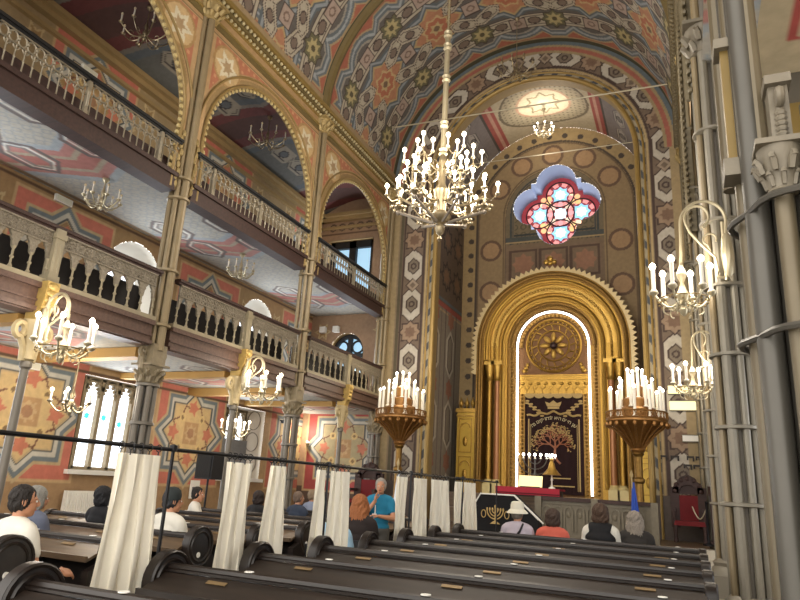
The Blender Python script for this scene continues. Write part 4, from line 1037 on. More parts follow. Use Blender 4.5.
# curtain of the ark
par = thing('ark_curtain', 'dark maroon curtain embroidered with a golden tree inside the lit arch', 'curtain', (AX, AY+.55, ZB+.1))
yc = AY+.52
def wavy(x0, x1, z0, z1, y, amp, n, nz, fr):
    m = MB(); vs = [(x0+(x1-x0)*i/n, y+amp*sin(fr*i/n*2*PI), z0+(z1-z0)*j/nz) for j in range(nz+1) for i in range(n+1)]
    vs += [(p[0], p[1]+.02, p[2]) for p in vs]; N = (n+1)*(nz+1)
    fs = [(j*(n+1)+i, j*(n+1)+i+1, (j+1)*(n+1)+i+1, (j+1)*(n+1)+i) for j in range(nz) for i in range(n)]
    return m.add(vs, fs+[tuple(N+q for q in f)[::-1] for f in fs])
m = wavy(AX-.9, AX+.9, ZB+.1, 4.55, yc, .012, 60, 4, 7); m.build('velvet_panel', MAROON, par, True)
m = MB()
for k in range(6):
    x0 = AX-.9+.3*k; m.prism([(x0, 4.56), (x0+.3, 4.56), (x0+.3, 4.5)]+[(x0+.15+.15*cos(a), 4.5-.09*sin(a)) for a in np.linspace(0, PI, 10)], yc-.09, yc-.05)
m.build('scalloped_valance', EMB, par, True)
m = MB(); yt = yc-.03
cz = 4.04
m.prism([(AX-.2, cz+.12), (AX+.2, cz+.12), (AX+.26, cz+.27), (AX+.12, cz+.22), (AX, cz+.31), (AX-.12, cz+.22), (AX-.26, cz+.27)], yt-.02, yt); m.box(AX-.18, AX+.18, yt-.025, yt, cz+.04, cz+.11)
for s in (-1, 1):
    for i in range(9): m.sph((AX+s*(.84-.06*i+.05*(i % 2)), yt, 4.26-.05*i+.12*(i % 2)), (.07, .015, .035), 6, 4)
    m.tube([(AX+s*.86, yt, 4.28), (AX+s*.6, yt, 4.08), (AX+s*.38, yt, 3.98)], .015, 5)
m.build('embroidered_crown', EMB, par, True)
m = MB(); m.tube([(AX+x, yt, 3.86+.12*(1-abs(x)/.8)+.03*cos(x*16)) for x in np.linspace(-.84, .84, 40)], .035, 6)
for s in (-1, 1): m.box(AX+s*.78-.02, AX+s*.78+.02, yt-.01, yt+.005, ZB+.2, 3.76); m.box(AX+s*.72-.008, AX+s*.72+.008, yt-.01, yt+.005, ZB+.2, 3.6)
m.build('embroidered_border', EMB, par, True)
# tree of life: trunk, forking branches, leaves
m = MB(); lf = MB(); rnd = random.Random(3)
def branch(x, z, a, L, r, d):
    x2, z2 = x+L*cos(a), z+L*sin(a)
    m.tube([(x, yt, z), ((x+x2)/2+.02*rnd.uniform(-1, 1), yt-.005, (z+z2)/2), (x2, yt, z2)], [r, r*.85, r*.7], 5)
    if d == 0 or L < .06:
        for q in range(2): lf.sph((x2+rnd.uniform(-.07, .07), yt-.01, z2+rnd.uniform(-.06, .06)), (.026, .012, .018), 6, 4)
        return
    for s in ((-1, 0, 1) if d >= 3 else (-1, 1)): branch(x2, z2, a*.97+.03*PI/2+s*rnd.uniform(.4, .7)*(1 if d < 4 else 1.4), L*rnd.uniform(.74, .9), r*.68, d-1)
branch(AX+.04, 2.62, PI/2, .24, .05, 5)
m.tube([(AX-.12, yt, 2.4), (AX-.02, yt, 2.5), (AX+.04, yt, 2.64)], .035, 5); m.tube([(AX+.2, yt, 2.4), (AX+.1, yt, 2.5), (AX+.04, yt, 2.64)], .035, 5)
m.build('embroidered_tree', EMBC, par, True); lf.build('embroidered_leaves', EMB, par, True)
def glyph_mesh(txt, size):
    c = bpy.data.curves.new('letters', 'FONT'); c.body = txt; c.size = size; c.extrude = .004; c.align_x = 'CENTER'
    o = bpy.data.objects.new('letters', c); C.objects.link(o); dg = bpy.context.evaluated_depsgraph_get(); dg.update()
    me = bpy.data.meshes.new_from_object(o.evaluated_get(dg)); vs = [tuple(v.co) for v in me.vertices]; fs = [tuple(p.vertices) for p in me.polygons]
    C.objects.unlink(o); bpy.data.objects.remove(o); bpy.data.meshes.remove(me); return vs, fs
txt = 'עץ חיים היא למחזיקים בה'[::-1]
m = MB(); n = len(txt)
for i, ch in enumerate(txt):
    if ch == ' ': continue
    a = (i-(n-1)/2)/n*1.5; vs, fs = glyph_mesh(ch, .15); R = .95
    cx, cz = AX+R*sin(a), 2.80+R*cos(a); m.add([(cx+x*cos(a)+y*sin(a), yt-.01-z, cz-x*sin(a)+y*cos(a)) for x, y, z in vs], fs)
m.build('hebrew_lettering', mat('pale_gold_thread', 'd8caa0', .6, .1, 20, .1), par, True, angle=0)
m = MB()
for z, w in ((1.95, .5), (1.72, .62)): m.box(AX-w*.2, AX+w, yt-.008, yt, z, z+.035)
m.build('embroidered_lines', EMB, par, True)
# side screens of the ark
for s, lb in ((-1, 'golden carved screen with cresting at the left of the ark'), (1, 'golden carved screen behind the right candelabrum')):
    x0, x1 = sorted((AX+s*2.46, AX+s*3.05)); sc_ = thing('gilded_screen', lb, 'screen', ((x0+x1)/2, AY+.1, ZB), 0, 'screens flanking the ark')
    m = MB(); m.box(x0, x1, AY+.1, AY+.25, ZB, 3.95); m.build('panel', mat('bright_yellow_gilding', 'c8a546', .4, .35, 8, .15), sc_, True)
    m = MB()
    for z0, z1 in ((1.6, 2.5), (2.62, 3.7)):
        for a, b_ in ((z0, z0+.03), (z1-.03, z1)): m.box(x0+.08, x1-.08, AY+.07, AY+.1, a, b_)
        m.box(x0+.08, x0+.11, AY+.07, AY+.1, z0, z1); m.box(x1-.11, x1-.08, AY+.07, AY+.1, z0, z1)
        m.arcband((x0+x1)/2, z1-.3, .14, .17, AY+.06, AY+.1, 0, PI, 14); m.sph(((x0+x1)/2, AY+.08, z0+.35), (.08, .03, .16), 8, 6)
    m.build('panel_moulding', GOLD, sc_, True)
    m = MB(); m.box(x0-.04, x1+.04, AY+.04, AY+.3, 3.9, 4.02); m.box(x0-.02, x1+.02, AY+.06, AY+.28, 3.76, 3.82)
    for k in range(3):
        x = x0+.1+.2*k; m.lathe([(.05, 0), (.03, .06), (.075, .13), (.08, .2), (.03, .3), (.0, .4)], (x, AY+.17, 4.02), 10)
    m.build('cresting', GOLDB, sc_, True)

# ---------------------------------------------------------------- things on the platform
t = thing('reading_table', 'dark reading table draped in crimson in front of the ark', 'table', (-3.72, 17.1, .62))
m = MB(); m.box(-.75, .75, -.35, .35, .78, .95); m.build('table_body', DARKW, t)
for x in (-.68, .68):
    for y in (-.28, .28): m = MB(); m.box(x-.05, x+.05, y-.05, y+.05, 0, .78); m.build('leg', DARKW, t)
m = MB(); m.box(-.8, .8, -.4, .4, .95, 1.0); m.box(-.8, .8, -.42, -.4, .82, 1.0); m.build('crimson_cloth', REDC, t)
m = MB(); m.box(-.8, .8, -.425, -.42, .84, .87); m.build('cloth_fringe', mat('dark_red_fringe', '5c0f1b', .9), t)
tb = thing('book_lectern', 'small glowing cream book board on the crimson table', 'book stand', (-3.72, 17.05, 1.62))
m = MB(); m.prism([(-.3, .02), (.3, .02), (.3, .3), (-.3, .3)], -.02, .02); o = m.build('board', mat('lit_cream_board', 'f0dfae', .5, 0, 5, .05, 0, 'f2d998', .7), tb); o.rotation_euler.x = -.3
m = MB(); m.box(-.25, .25, -.06, .12, 0, .03); m.build('foot', DARKW, tb)
# menorah
t = thing('menorah', 'dark seven-armed menorah with lit candles on the crimson table', 'menorah', (-3.66, 17.35, 1.62))
m = MB(); m.lathe([(.12, 0), (.1, .04), (.03, .08), (.022, .3), (.04, .36), (.02, .42), (.018, .72)], n=12)
m.build('stem', mat('dark_silver', '5d5a58', .35, .7, 8, .2), t)
for k in (1, 2, 3):
    R = .15*k; a = MB(); a.tube([(R*cos(w), 0, .74+R*sin(w)*.9) for w in np.linspace(0, -PI, 18)], .016, 6); a.build('arm', mat('dark_silver', '5d5a58'), t)
for k in range(-3, 4): candle(t, (.15*k, 0, .73), .07, .016, .034, (CANDLE, BULBW))
# lamp
t = thing('bell_shade_lamp', 'gold bell-shaded lamp on a white stem beside the menorah', 'lamp', (-3.22, 17.3, 1.62))
m = MB(); m.lathe([(.09, 0), (.08, .03), (.025, .06), (.018, .18), (.035, .22), (.016, .28), (.016, .5)], n=12); m.build('stem', WHITE, t)
m = MB(); m.lathe([(.24, .34), (.2, .38), (.1, .5), (.07, .62), (.04, .68), (.05, .72), (0, .78)], n=20); m.build('shade', GOLDB, t)
for k in range(3): candle(t, (.09*cos(k*2.1), .09*sin(k*2.1), .74), .05, .014, .03, (CANDLE, BULBW))
# pale low bench and box before the ark
t = thing('offering_bench', 'low cream-topped ledge right of the crimson table', 'ledge', (-2.55, 17.9, 1.0))
m = MB(); m.box(-.42, .42, -.16, .16, .0, .36); m.build('body', DARKW, t); m = MB(); m.box(-.45, .45, -.18, .18, .36, .44); m.build('top', mat('tan_top', 'a58d63', .5), t)
# balustrade of the platform
t = thing('platform_railing', 'grey carved railing with small arches along the platform edge', 'railing', (-2.0, 15.1, .62))
x0, x1 = -3.1, -.7
m = MB(); m.box(x0, x1, 15.04, 15.2, 1.36, 1.44); m.build('top_rail', DARKW, t, True)
m = MB(); m.box(x0, x1, 15.1, 15.16, .62, 1.36)
k = 0; x = x0+.05
while x < x1-.25:
    m.arcband(x+.12, 1.16, .07, .1, 15.06, 15.1, 0, PI, 10); m.box(x+.02, x+.05, 15.06, 15.1, .75, 1.16); m.box(x+.19, x+.22, 15.06, 15.1, .75, 1.16); m.box(x, x+.24, 15.07, 15.1, 1.29, 1.31)
    m.sph((x+.12, 15.1, 1.08), (.045, .02, .07), 8, 5); x += .24
m.build('arcaded_panel', mat('grey_carved_panel', '6d6554', .55, 0, 12, .25), t, True)
for x in (x0, -1.9, x1):
    m = MB(); m.box(x-.07, x+.07, 15.0, 15.2, .62, 1.44); m.build('post', mat('grey_carved_panel', '6d6554'), t, True)
# covered lectern with menorah emblem
t = thing('covered_lectern', 'black velvet covered desk with white piping and a gold menorah', 'lectern', (-3.95, 14.6, 0))
poly = [(-.5, .2), (-.5, 1.15), (-.34, 1.42), (.42, 1.42), (.95, .95), (.95, .2)]
m = MB(); m.prism(poly, 0, .35); m.build('velvet_cover', mat('black_velvet', '0d0c0f', .95, 0, 10, .2), t)
m = MB(); m.tube([(x, -.01, z) for x, z in poly[0:5]], .018, 6); m.tube([(.42, -.01, 1.42), (1.05, -.01, .88)], .02, 6); m.build('white_piping', WHITE, t)
m = MB(); c0 = .0
for k in (1, 2, 3): m.tube([(c0+.06*k*cos(w), -.015, 1.08+.06*k*sin(w)) for w in np.linspace(0, -PI, 16)], .013, 5)
m.tube([(c0, -.015, .84), (c0, -.015, 1.14)], .016, 5); m.prism([(c0-.11, .8), (c0+.11, .8), (c0+.03, .86), (c0-.03, .86)], -.03, 0)
for k in range(-3, 4): m.sph((c0+.06*k, -.015, 1.1+(.06 if k == 0 else 0)), (.022, .012, .04), 6, 4)
for s in (-1, 1): m.tube([(c0+s*(.26+.05*cos(w)), -.015, 1.0+.08*sin(w)) for w in np.linspace(0, 2*PI, 12)[:-1]], .01, 4, closed=True)
m.build('menorah_emblem', EMB, t)
m = MB(); m.box(-.45, .9, .02, .33, 0, .2); m.build('plinth', DARKW, t)
# throne
def throne(x, y, z, label, seatm, w, h):
    t = thing('carved_throne', label, 'chair', (x, y, z))
    m = MB(); m.box(-w, w, -.28, .25, .36, .46); m.build('seat', seatm, t)
    m = MB(); m.prism([(-w*.6, .46), (w*.6, .46), (w*.6, h-.48), (-w*.6, h-.48)], .16, .24); m.build('back_cushion', seatm, t)
    b = MB(); b.box(-w-.06, -w*.6, .15, .28, .3, h-.3); b.box(w*.6, w+.06, .15, .28, .3, h-.3)
    b.arcband(0, h-.44, w*.62, w*1.05, .15, .28, 0, PI, 18); b.prism([(-w*.9, h-.45), (w*.9, h-.45), (w*.5, h-.08), (0, h), (-w*.5, h-.08)], .22, .28)
    for k in range(7): b.sph((w*.85*cos(PI*k/6), .18, h-.44+w*.85*sin(PI*k/6)+.05), .06, 8, 6)
    b.build('carved_back', DARKW, t)
    for sx in (-1, 1):
        a = MB(); a.box(sx*w-.05, sx*w+.05, -.28, .2, .66, .73); a.tube([(sx*w, -.25, .4), (sx*w, -.27, .55), (sx*w, -.24, .68)], .035, 6); a.build('armrest', DARKW, t)
        for yy in (-.24, .2):
            a = MB(); a.tube([(sx*(w-.03), yy, .36), (sx*(w-.02), yy*1.05, .15), (sx*(w-.03), yy*1.1, 0)], [.05, .035, .045], 8); a.build('leg', DARKW, t)
    return t
throne(-.05, 16.95, .62, 'dark carved throne with red velvet seat and back below the wall lettering', RED, .33, 1.5)
t = thing('prayer_stand', 'dark wooden reading stand right of the red throne, half behind the piers', 'lectern', (.52, 16.75, .62))
m = MB(); m.box(-.13, .13, -.2, .2, 0, 1.05); m.build('body', DARKW, t)
m = MB(); m.add([(-.16, -.26, 1.02), (.16, -.26, 1.02), (.16, .22, 1.2), (-.16, .22, 1.2), (-.16, -.26, 1.06), (.16, -.26, 1.06), (.16, .22, 1.24), (-.16, .22, 1.24)], [(3, 2, 1, 0), (4, 5, 6, 7), (0, 1, 5, 4), (1, 2, 6, 5), (2, 3, 7, 6), (3, 0, 4, 7)]); m.build('sloped_top', DARKW, t)
m = MB(); m.box(-.17, .17, -.24, .24, 0, .08); m.build('plinth', DARKW, t)
t = thing('rope_stanchion', 'slim post with a pale rope hung beside the red throne', 'barrier', (.3, 16.2, .62))
m = MB(); m.lathe([(.12, 0), (.12, .03), (.03, .06), (.025, .85), (.04, .88), (0, .93)], n=10); m.build('post', BLACK, t)
m = MB(); m.tube([(-.28+.28*q, .5*(1-q), .78-.25*sin(PI*q)) for q in np.linspace(0, 1, 12)], .014, 6); m.build('rope', mat('pale_rope', 'b0a58c', .8), t)
# signs and lettering on the right wall
def sign(name, x, z, w, h, mt, label, y=YE-.05):
    t = thing(name, label, 'sign', (x, y, z)); m = MB(); m.box(-w/2, w/2, 0, .04, -h/2, h/2); m.build('face', mt, t); f = MB()
    for a in (-1, 1): f.box(-w/2-.015, w/2+.015, -.01, .045, a*h/2-.01, a*h/2+.01)
    f.build('frame', mat('grey_sign_frame', '6d685a', .5), t)
sign('light_sign', .08, 3.8, .86, .24, SIGNL, 'long cream lit sign under the farther right bracket chandelier, the lower of two')
sign('light_sign', .06, 4.2, .86, .22, SIGNL, 'long cream lit sign just behind the candles of the right bracket chandelier')
sign('wall_notice', .1, 3.0, .4, .16, WHITE, 'small white notice on the figured wall above the lettering')
m = MB()
for z, xs in ((2.5, (-.55, -.3, .05, .25, .42)), (2.3, (-.02, .2, .4)),):
    for x in xs:
        q = rnd.uniform(.8, 1.1); m.box(x-.09*q, x+.09*q, YE-.03, YE-.012, z+.03, z+.075); m.box(x+.05*q, x+.09*q, YE-.03, YE-.012, z-.05, z+.03); m.box(x-.09*q, x-.055*q, YE-.03, YE-.012, z-.02, z+.03)
tag(m.build('wall_lettering', mat('dark_letter_paint', '2d2622', .6)), 'two lines of dark painted lettering on the wall above the throne', 'lettering')
# flags
def flag(x, y, z, h, label, mats, lean=0., seg=2):
    t = thing('furled_flag', label, 'flag', (x, y, z)); m = MB(); m.tube([(0, 0, 0), (lean, 0, h)], .018, 8); m.lathe([(.03, 0), (.04, .05), (0, .16)], (lean, 0, h), 8); m.lathe([(.14, 0), (.14, .04), (.03, .08)], n=12); m.build('pole', mat('light_pole', 'a08a5c', .4), t)
    for i in range(len(mats)):
        f = MB(); z0, z1 = h*(.95-.0)-(i+1)*h*.36, h*.95-i*h*.36
        rows = []
        for j in range(7):
            q = j/6; zz = z1+(z0-z1)*q; rr = (.02+.055*(i*1.0+q)) 
            rows.append([(lean*zz/h+.02+rr*(1+.25*cos(5*a))*cos(a), rr*(1+.25*cos(5*a))*sin(a)*.7, zz) for a in np.linspace(0, 2*PI, 31)[:-1]])
        vs = [p for r_ in rows for p in r_]; f.add(vs, [(j*30+k, j*30+(k+1) % 30, (j+1)*30+(k+1) % 30, (j+1)*30+k) for j in range(6) for k in range(30)]); f.build('cloth', mats[i], t)
flag(-1.05, 15.05-.35, 0, 1.92, 'furled blue and yellow flag before the right candelabrum', [mat('blue_flag_cloth', '2346a0', .8), mat('yellow_flag_cloth', 'd9b93a', .8)], -.05)
flag(-5.72, 13.2, 0, 1.9, 'furled white flag behind the person in turquoise', [mat('white_flag_cloth', 'dfe3ea', .8), mat('white_flag_cloth', 'dfe3ea')], .0)
# ---------------------------------------------------------------- pews
def pew(x0, x1, y, label, grp, disc=True, shade=PEWW, rest=PEWD, ends='both', plaques=3, k=0):
    L = x1-x0; t = thing('pew', label, 'pew', (x0, y, 0), 0, grp)
    m = MB(); m.box(.03, L-.03, -.02, .03, .08, .86); m.box(.03, L-.03, -.035, .03, .08, .2)
    n = max(2, int(L/.8))
    for i in range(n+1):
        x = .03+(L-.06)*i/n; m.box(x-.03, x+.03, -.032, -.02, .2, .7)
    m.build('back_panel', shade, t)
    m = MB(); m.box(.02, L-.02, -.05, .05, .87, .885); m.tube([(.02, .0, .89), (L-.02, .0, .89)], .028, 8); m.build('top_rail', shade, t)
    m = MB(); m.add([(.03, -.05, .865), (L-.03, -.05, .865), (L-.03, -.27, .77), (.03, -.27, .77), (.03, -.05, .84), (L-.03, -.05, .84), (L-.03, -.27, .745), (.03, -.27, .745)], [(0, 1, 2, 3), (7, 6, 5, 4), (0, 4, 5, 1), (2, 6, 7, 3), (1, 5, 6, 2), (0, 3, 7, 4)]); m.box(.03, L-.03, -.29, -.265, .745, .79); m.build('book_rest', rest, t)
    m = MB(); m.box(.03, L-.03, .03, .43, .43, .465); m.box(.03, L-.03, .36, .39, .1, .43); m.build('seat', shade, t)
    for s, x in ((0, 0), (1, L)):
        e = MB(); xa, xb = (x-.035, x+.035)
        big = .195 if (s == 0) == disc else .13
        zc = .80 if big > .15 else .80
        prof = [(-.3, 0), (.42, 0), (.42, .42), (.3, .62)]+[(.02+big*cos(a), zc+big*sin(a)) for a in np.linspace(-.35, PI+.35, 20)]+[(-.3, .68)]
        e.prism(prof, xa, xb, 'yz')
        for sx in (xa, xb):
            for r in (big-.015, big-.06): e.tube([(sx, .02+r*cos(a), zc+r*sin(a)) for a in np.linspace(0, 2*PI, 25)[:-1]], .013, 5, closed=True)
        o = e.build('end_panel', shade, t)
        if big > .15:
            d = MB(); d.lathe([(0, 0), (.026, 0), (.026, .006), (0, .006)], n=12); q = d.build('number_disc', WHITE, o); q.location = ((xb if not disc else xa)-.0, .0, zc-.08); q.rotation_euler = (0, PI/2 if not disc else -PI/2, 0)
    for i in range(plaques):
        x = L*(i+.45+.07*((k*3+i) % 3))/plaques
        d = MB(); d.box(-.075, .075, -.016, .016, 0, .004); q = d.build('name_plaque', mat('dull_gold_plaque', '8a7350', .5, .4, 9, .2), t); q.location = (x, -.105, .846); q.rotation_euler = (.41, 0, 0)
        d = MB(); d.lathe([(0, 0), (.03, 0), (.03, .005), (0, .005)], n=12); q = d.build('number_disc', WHITE, t); q.location = (x+.16, -.0, .917)
    return t
NR = 8
def which(i, n): return 'nearest the camera' if i == 0 else ORD[i]+' row from the camera' if i < n-1 else 'farthest row'
for i in range(NR):
    pew(-3.24, .1, 2.66+1.03*i, 'long dark wooden pew of the right block, '+which(i, NR), 'pews of the right block', True, k=i)
for i in range(9):
    pew(-7.9, -4.55, 3.5+1.03*i, 'dark wooden pew of the left block beyond the curtains, '+which(i, 9), 'pews of the left block', False, PEWW, PEWB, k=i, plaques=4)

# ---------------------------------------------------------------- curtain rod and curtains
XC = -3.36
t = thing('curtain_rail', 'black curtain rail on thin posts running down the aisle', 'curtain rail', (XC, 7, 0))
m = MB(); m.tube([(XC, 1.3, 1.65), (XC, 12.6, 1.65)], .014, 8); m.build('rod', BLACK, t, True)
for y in (1.6, 3.72, 5.98, 8.2, 10.4, 12.5):
    m = MB(); m.tube([(XC, y, 0), (XC, y, 1.67)], .013, 8); m.lathe([(.09, 0), (.09, .015), (.013, .03)], (XC, y, 0), 12); m.lathe([(.0, 1.63), (.028, 1.64), (.028, 1.68), (0, 1.69)], (XC, y, 0), 8); m.build('post', BLACK, t, True)
def curtain(y0, y1, w0, w1, label, folds, bulge=0.):
    """gathered cloth hanging from the rod between y0..y1 at the top"""
    t = thing('hanging_curtain', label, 'curtain', (XC, (y0+y1)/2, 1.62), 0, 'cream curtains on the rail')
    n, nz = 64, 16; vs = []
    zt, zb = 1.6, .32
    for j in range(nz+1):
        q = j/nz; yc = (y0+y1)/2; hw = (y1-y0)/2*(w0+(w1-w0)*min(1, q*1.6)+bulge*sin(min(1, q*1.5)*PI))
        for i in range(n+1):
            p = i/n; amp = .02*(.75+.5*q)
            vs.append((XC+amp*sin(p*folds*1.5*PI+.6*sin(q*2.5))+.012*sin(p*17+q*6), yc+(p*2-1)*hw+.012*sin(p*folds*4*PI), zt+(zb-zt)*q+.012*sin(p*9)*q))
    N = len(vs); vs += [(x+.006, y, z) for x, y, z in vs]
    fs = [(j*(n+1)+i, j*(n+1)+i+1, (j+1)*(n+1)+i+1, (j+1)*(n+1)+i) for j in range(nz) for i in range(n)]
    m = MB(); m.add(vs, fs+[tuple(N+q for q in f)[::-1] for f in fs]); w0_ = wloc(t)
    m.build('cloth', CLOTH, t, True, angle=80)
    for k in range(5):
        y = y0+(y1-y0)*(k+.5)/5; r = MB(); r.tube([(XC+.024*cos(a), y, 1.648+.024*sin(a)) for a in np.linspace(0, 2*PI, 13)[:-1]], .004, 4, closed=True); r.tube([(XC, y, 1.624), (XC, y, 1.59)], .006, 4); r.build('ring', BLACK, t, True)
CU = [(3.2, 3.62, .9, 1.12, 4.5, 0), (4.33, 4.68, .95, 1.1, 3.5, 0), (4.93, 5.2, .85, 1.5, 3.5, .2), (5.72, 5.96, .8, 1.3, 2.5, .1), (6.02, 6.46, .95, 1.1, 4.5, .05),
      (7.72, 8.06, 1, 1.1, 3.5, 0), (8.3, 8.78, 1, 1.1, 4.5, 0), (8.95, 9.7, 1, 1.1, 5.5, 0), (10.0, 10.34, 1, 1.1, 3.5, 0), (10.46, 11.1, 1, 1.1, 5.5, 0)]
CL = ['large cream curtain nearest the camera, hanging from the black rail', 'second cream curtain from the camera, straight and narrow', 'third cream curtain from the camera, pinched at the top', 'narrow cream curtain just left of the second thin black post', 'wide white curtain just right of the second thin black post',
      'cream curtain right of the person in turquoise', 'seventh cream curtain from the camera', 'wide pale curtain, third from the far end of the rail', 'next to last cream curtain on the rail', 'farthest cream curtain beside the black velvet desk']
for a, l in zip(CU, CL): curtain(*a[:4], l, a[4], a[5])

# ---------------------------------------------------------------- people
HAIRM = {}
def remeshed(mb, name, mt, parent, vox, smooth=4):
    me = mb.mesh(name, mt, 0); o = bpy.data.objects.new(name, me); C.objects.link(o)
    r = o.modifiers.new('r', 'REMESH'); r.mode = 'VOXEL'; r.voxel_size = vox; r.use_smooth_shade = True
    s = o.modifiers.new('s', 'SMOOTH'); s.iterations = smooth; s.factor = .5
    dg = bpy.context.evaluated_depsgraph_get(); dg.update()
    nme = bpy.data.meshes.new_from_object(o.evaluated_get(dg)); o.modifiers.clear(); o.data = nme; nme.name = name
    if not nme.materials: nme.materials.append(mt)
    o.parent = parent
    return o
def limb(m, a, b, r0, r1, bulge=1.06):
    a, b = Vector(a), Vector(b); m.tube([a, a.lerp(b, .35), a.lerp(b, .7), b], [r0, (r0*.7+r1*.3)*bulge, (r0*.3+r1*.7)*1.0, r1], 12); m.sph(a, r0, 10, 8); m.sph(b, r1, 10, 8)
def hand(m, w, d, palm_n, s=1.):
    """w wrist, d direction to the fingertips, palm_n palm normal; five separate curled fingers"""
    w, d, pn = Vector(w), Vector(d).normalized(), Vector(palm_n).normalized(); side = d.cross(pn).normalized(); pn = side.cross(d).normalized()
    c = w+d*.05*s
    for q in (-.028, -.01, .01, .028): m.tube([w+side*q*.6, c+side*q, w+d*.092*s+side*q*1.05], [.017*s, .017*s, .013*s], 8)
    for i, (q, L) in enumerate(((-.032, .06), (-.011, .075), (.011, .08), (.032, .07))):
        p0 = w+d*.09*s+side*q*1.05*s; p1 = p0+(d+pn*.25)*L*.45*s; p2 = p1+(d*.75+pn*.65)*L*.33*s; p3 = p2+(d*.4+pn*.9)*L*.27*s
        m.tube([p0-d*.02, p0, p1, p2, p3], [.0105*s, .010*s, .0095*s, .009*s, .0075*s], 8); m.sph(p3, .0078*s, 8, 6)
    p0 = w+d*.03*s+side*.03*s; p1 = p0+(d*.5+side*.8)*.035*s+pn*.01; p2 = p1+(d*.85+side*.35+pn*.35)*.03*s; p3 = p2+(d*.9+pn*.5)*.024*s
    m.tube([p0, p1, p2, p3], [.015*s, .0125*s, .011*s, .009*s], 8); m.sph(p3, .009*s, 8, 6)
def person(loc, rz, label, shirt, trousers, hair, hstyle='short', head_turn=0., top=1.3, stand=False, arms=None, hat=None, sleeve=.55, skin='b98464', width=1., extra=None, balding=False, tilt=0.):
    sc0 = top/(1.31 if not stand else 1.70)
    t = thing('person', label, 'person', loc, rz)
    t.scale = (sc0,)*3
    zp = .56 if not stand else .95
    Z = lambda z: z+zp       # heights measured from the hip joint
    B, S, T = MB(), MB(), MB()
    sk = mat('skin_'+skin, skin, .55, 0, 12, .08); sm = shirt; tm = trousers
    # trunk
    for z, rx, ry, dy in ((.0, .155, .115, 0), (.12, .14, .105, 0), (.24, .155, .112, -.005), (.34, .165, .11, -.005), (.42, .14, .085, -.01)):
        B.sph((0, dy, Z(z)), (rx*width, ry*width, .12), 14, 10); 
        if z > .05: S.sph((0, dy, Z(z)), (rx*width+.022, ry*width+.022, .125), 16, 10)
    S.sph((0, 0, Z(.03)), (.175*width+.01, .135*width+.01, .1), 16, 10)
    B.tube([(-.155*width, -.01, Z(.43)), (0, -.015, Z(.465)), (.155*width, -.01, Z(.43))], [.058, .07, .058], 12)
    S.tube([(-.165*width, -.01, Z(.43)), (0, -.015, Z(.47)), (.165*width, -.01, Z(.43))], [.077, .083, .077], 12)
    B.tube([(0, -.015, Z(.44)), (0, .005, Z(.58))], [.058, .052], 12)
    # head, turned about the neck
    hc = Vector((0, .02, Z(.645))); ct, st = cos(head_turn), sin(head_turn)
    H = lambda x, y, z: (hc.x+x*ct-y*st, hc.y+x*st+y*ct+tilt*z, hc.z+z)
    def hsph(m, x, y, z, r, n=12, k=9):
        q = MB(); q.sph((0, 0, 0), r, n, k); m.add([H(x+v[0], y+v[1], z+v[2]) for v in q.v], q.f)
    hsph(B, 0, -.01, .025, (.076, .092, .09), 16, 12); hsph(B, 0, .02, -.04, (.062, .072, .075)); hsph(B, 0, .05, -.085, (.035, .035, .03))
    q = [H(*p) for p in ((0, .085, .02), (0, .105, -.02), (0, .1, -.035))]; B.tube(q, [.01, .015, .012], 8)
    for s in (-1, 1): hsph(B, s*.077, -.005, -.005, (.011, .022, .034), 8, 6); hsph(B, s*.03, .078, .028, (.022, .012, .008), 8, 6)
    # arms
    A = arms or {-1: ((.23, .06, .2), (.16, .27, .12), (0, 1, -.1)), 1: ((.23, .06, .2), (.16, .27, .12), (0, 1, -.1))}
    for s in (-1, 1):
        e, w, hd = A[s]; sh = (s*.175*width, -.01, Z(.42)); e = (s*e[0], e[1], Z(e[2])); w = (s*w[0], w[1], Z(w[2]))
        limb(B, sh, e, .052, .04); limb(B, e, w, .042, .028)
        ev, wv, sv = Vector(e), Vector(w), Vector(sh)
        hand(B, w, (s*hd[0], hd[1], hd[2]), (-s*.6, .1, -.75))
        if sleeve <= 1: limb(S, sh, sv.lerp(ev, sleeve), .072, .066)
        else: limb(S, sh, e, .072, .056); limb(S, e, ev.lerp(wv, sleeve-1), .056, .042)
    # legs
    for s in (-1, 1):
        hip = (s*.085, .02, Z(-.03)); kn = (s*.1, .44, Z(-.05)) if not stand else (s*.09, .02, Z(-.46)); an = (s*.1, .42, .07/sc0) if not stand else (s*.09, -.01, .08)
        for m, d in ((B, 0), (T, .016)): limb(m, hip, kn, .08+d, .058+d); limb(m, kn, Vector(kn).lerp(Vector(an), 1 if d == 0 else .93), .056+d, .036+d)
        B.sph((an[0], an[1]+.06, an[2]-.035), (.04, .115, .035), 10, 8)
        f = MB(); f.sph((an[0], an[1]+.06, an[2]-.03), (.05, .135, .042), 12, 8); f.build('shoe', BLACKP, t)
    T.sph((0, 0, Z(-.02)), (.185, .145, .1), 14, 10)
    body = remeshed(B, 'body', sk, t, .0085, 3)
    o = remeshed(S, 'shirt', sm, t, .014, 5)
    remeshed(T, 'trousers', tm, t, .016, 4)
    # face parts
    for s in (-1, 1):
        f = MB(); f.sph((0, 0, 0), (.013, .008, .009), 8, 6); f.v = [H(s*.03+v[0], .083+v[1], .005+v[2]) for v in f.v]; ey = f.build('eye', mat('eye_white', 'e6e2da', .3), t)
        f = MB(); f.sph((0, 0, 0), (.0065, .004, .0065), 8, 6); f.v = [H(s*.03+v[0], .0895+v[1], .005+v[2]) for v in f.v]; f.build('iris', mat('dark_iris', '2a1c14', .3), ey)
    f = MB(); f.sph((0, 0, 0), (.024, .008, .007), 10, 6); f.v = [H(v[0], .088+v[1], -.06+v[2]) for v in f.v]; f.build('mouth', mat('lips', '9a5648', .5), t)
    # hair
    h = MB()
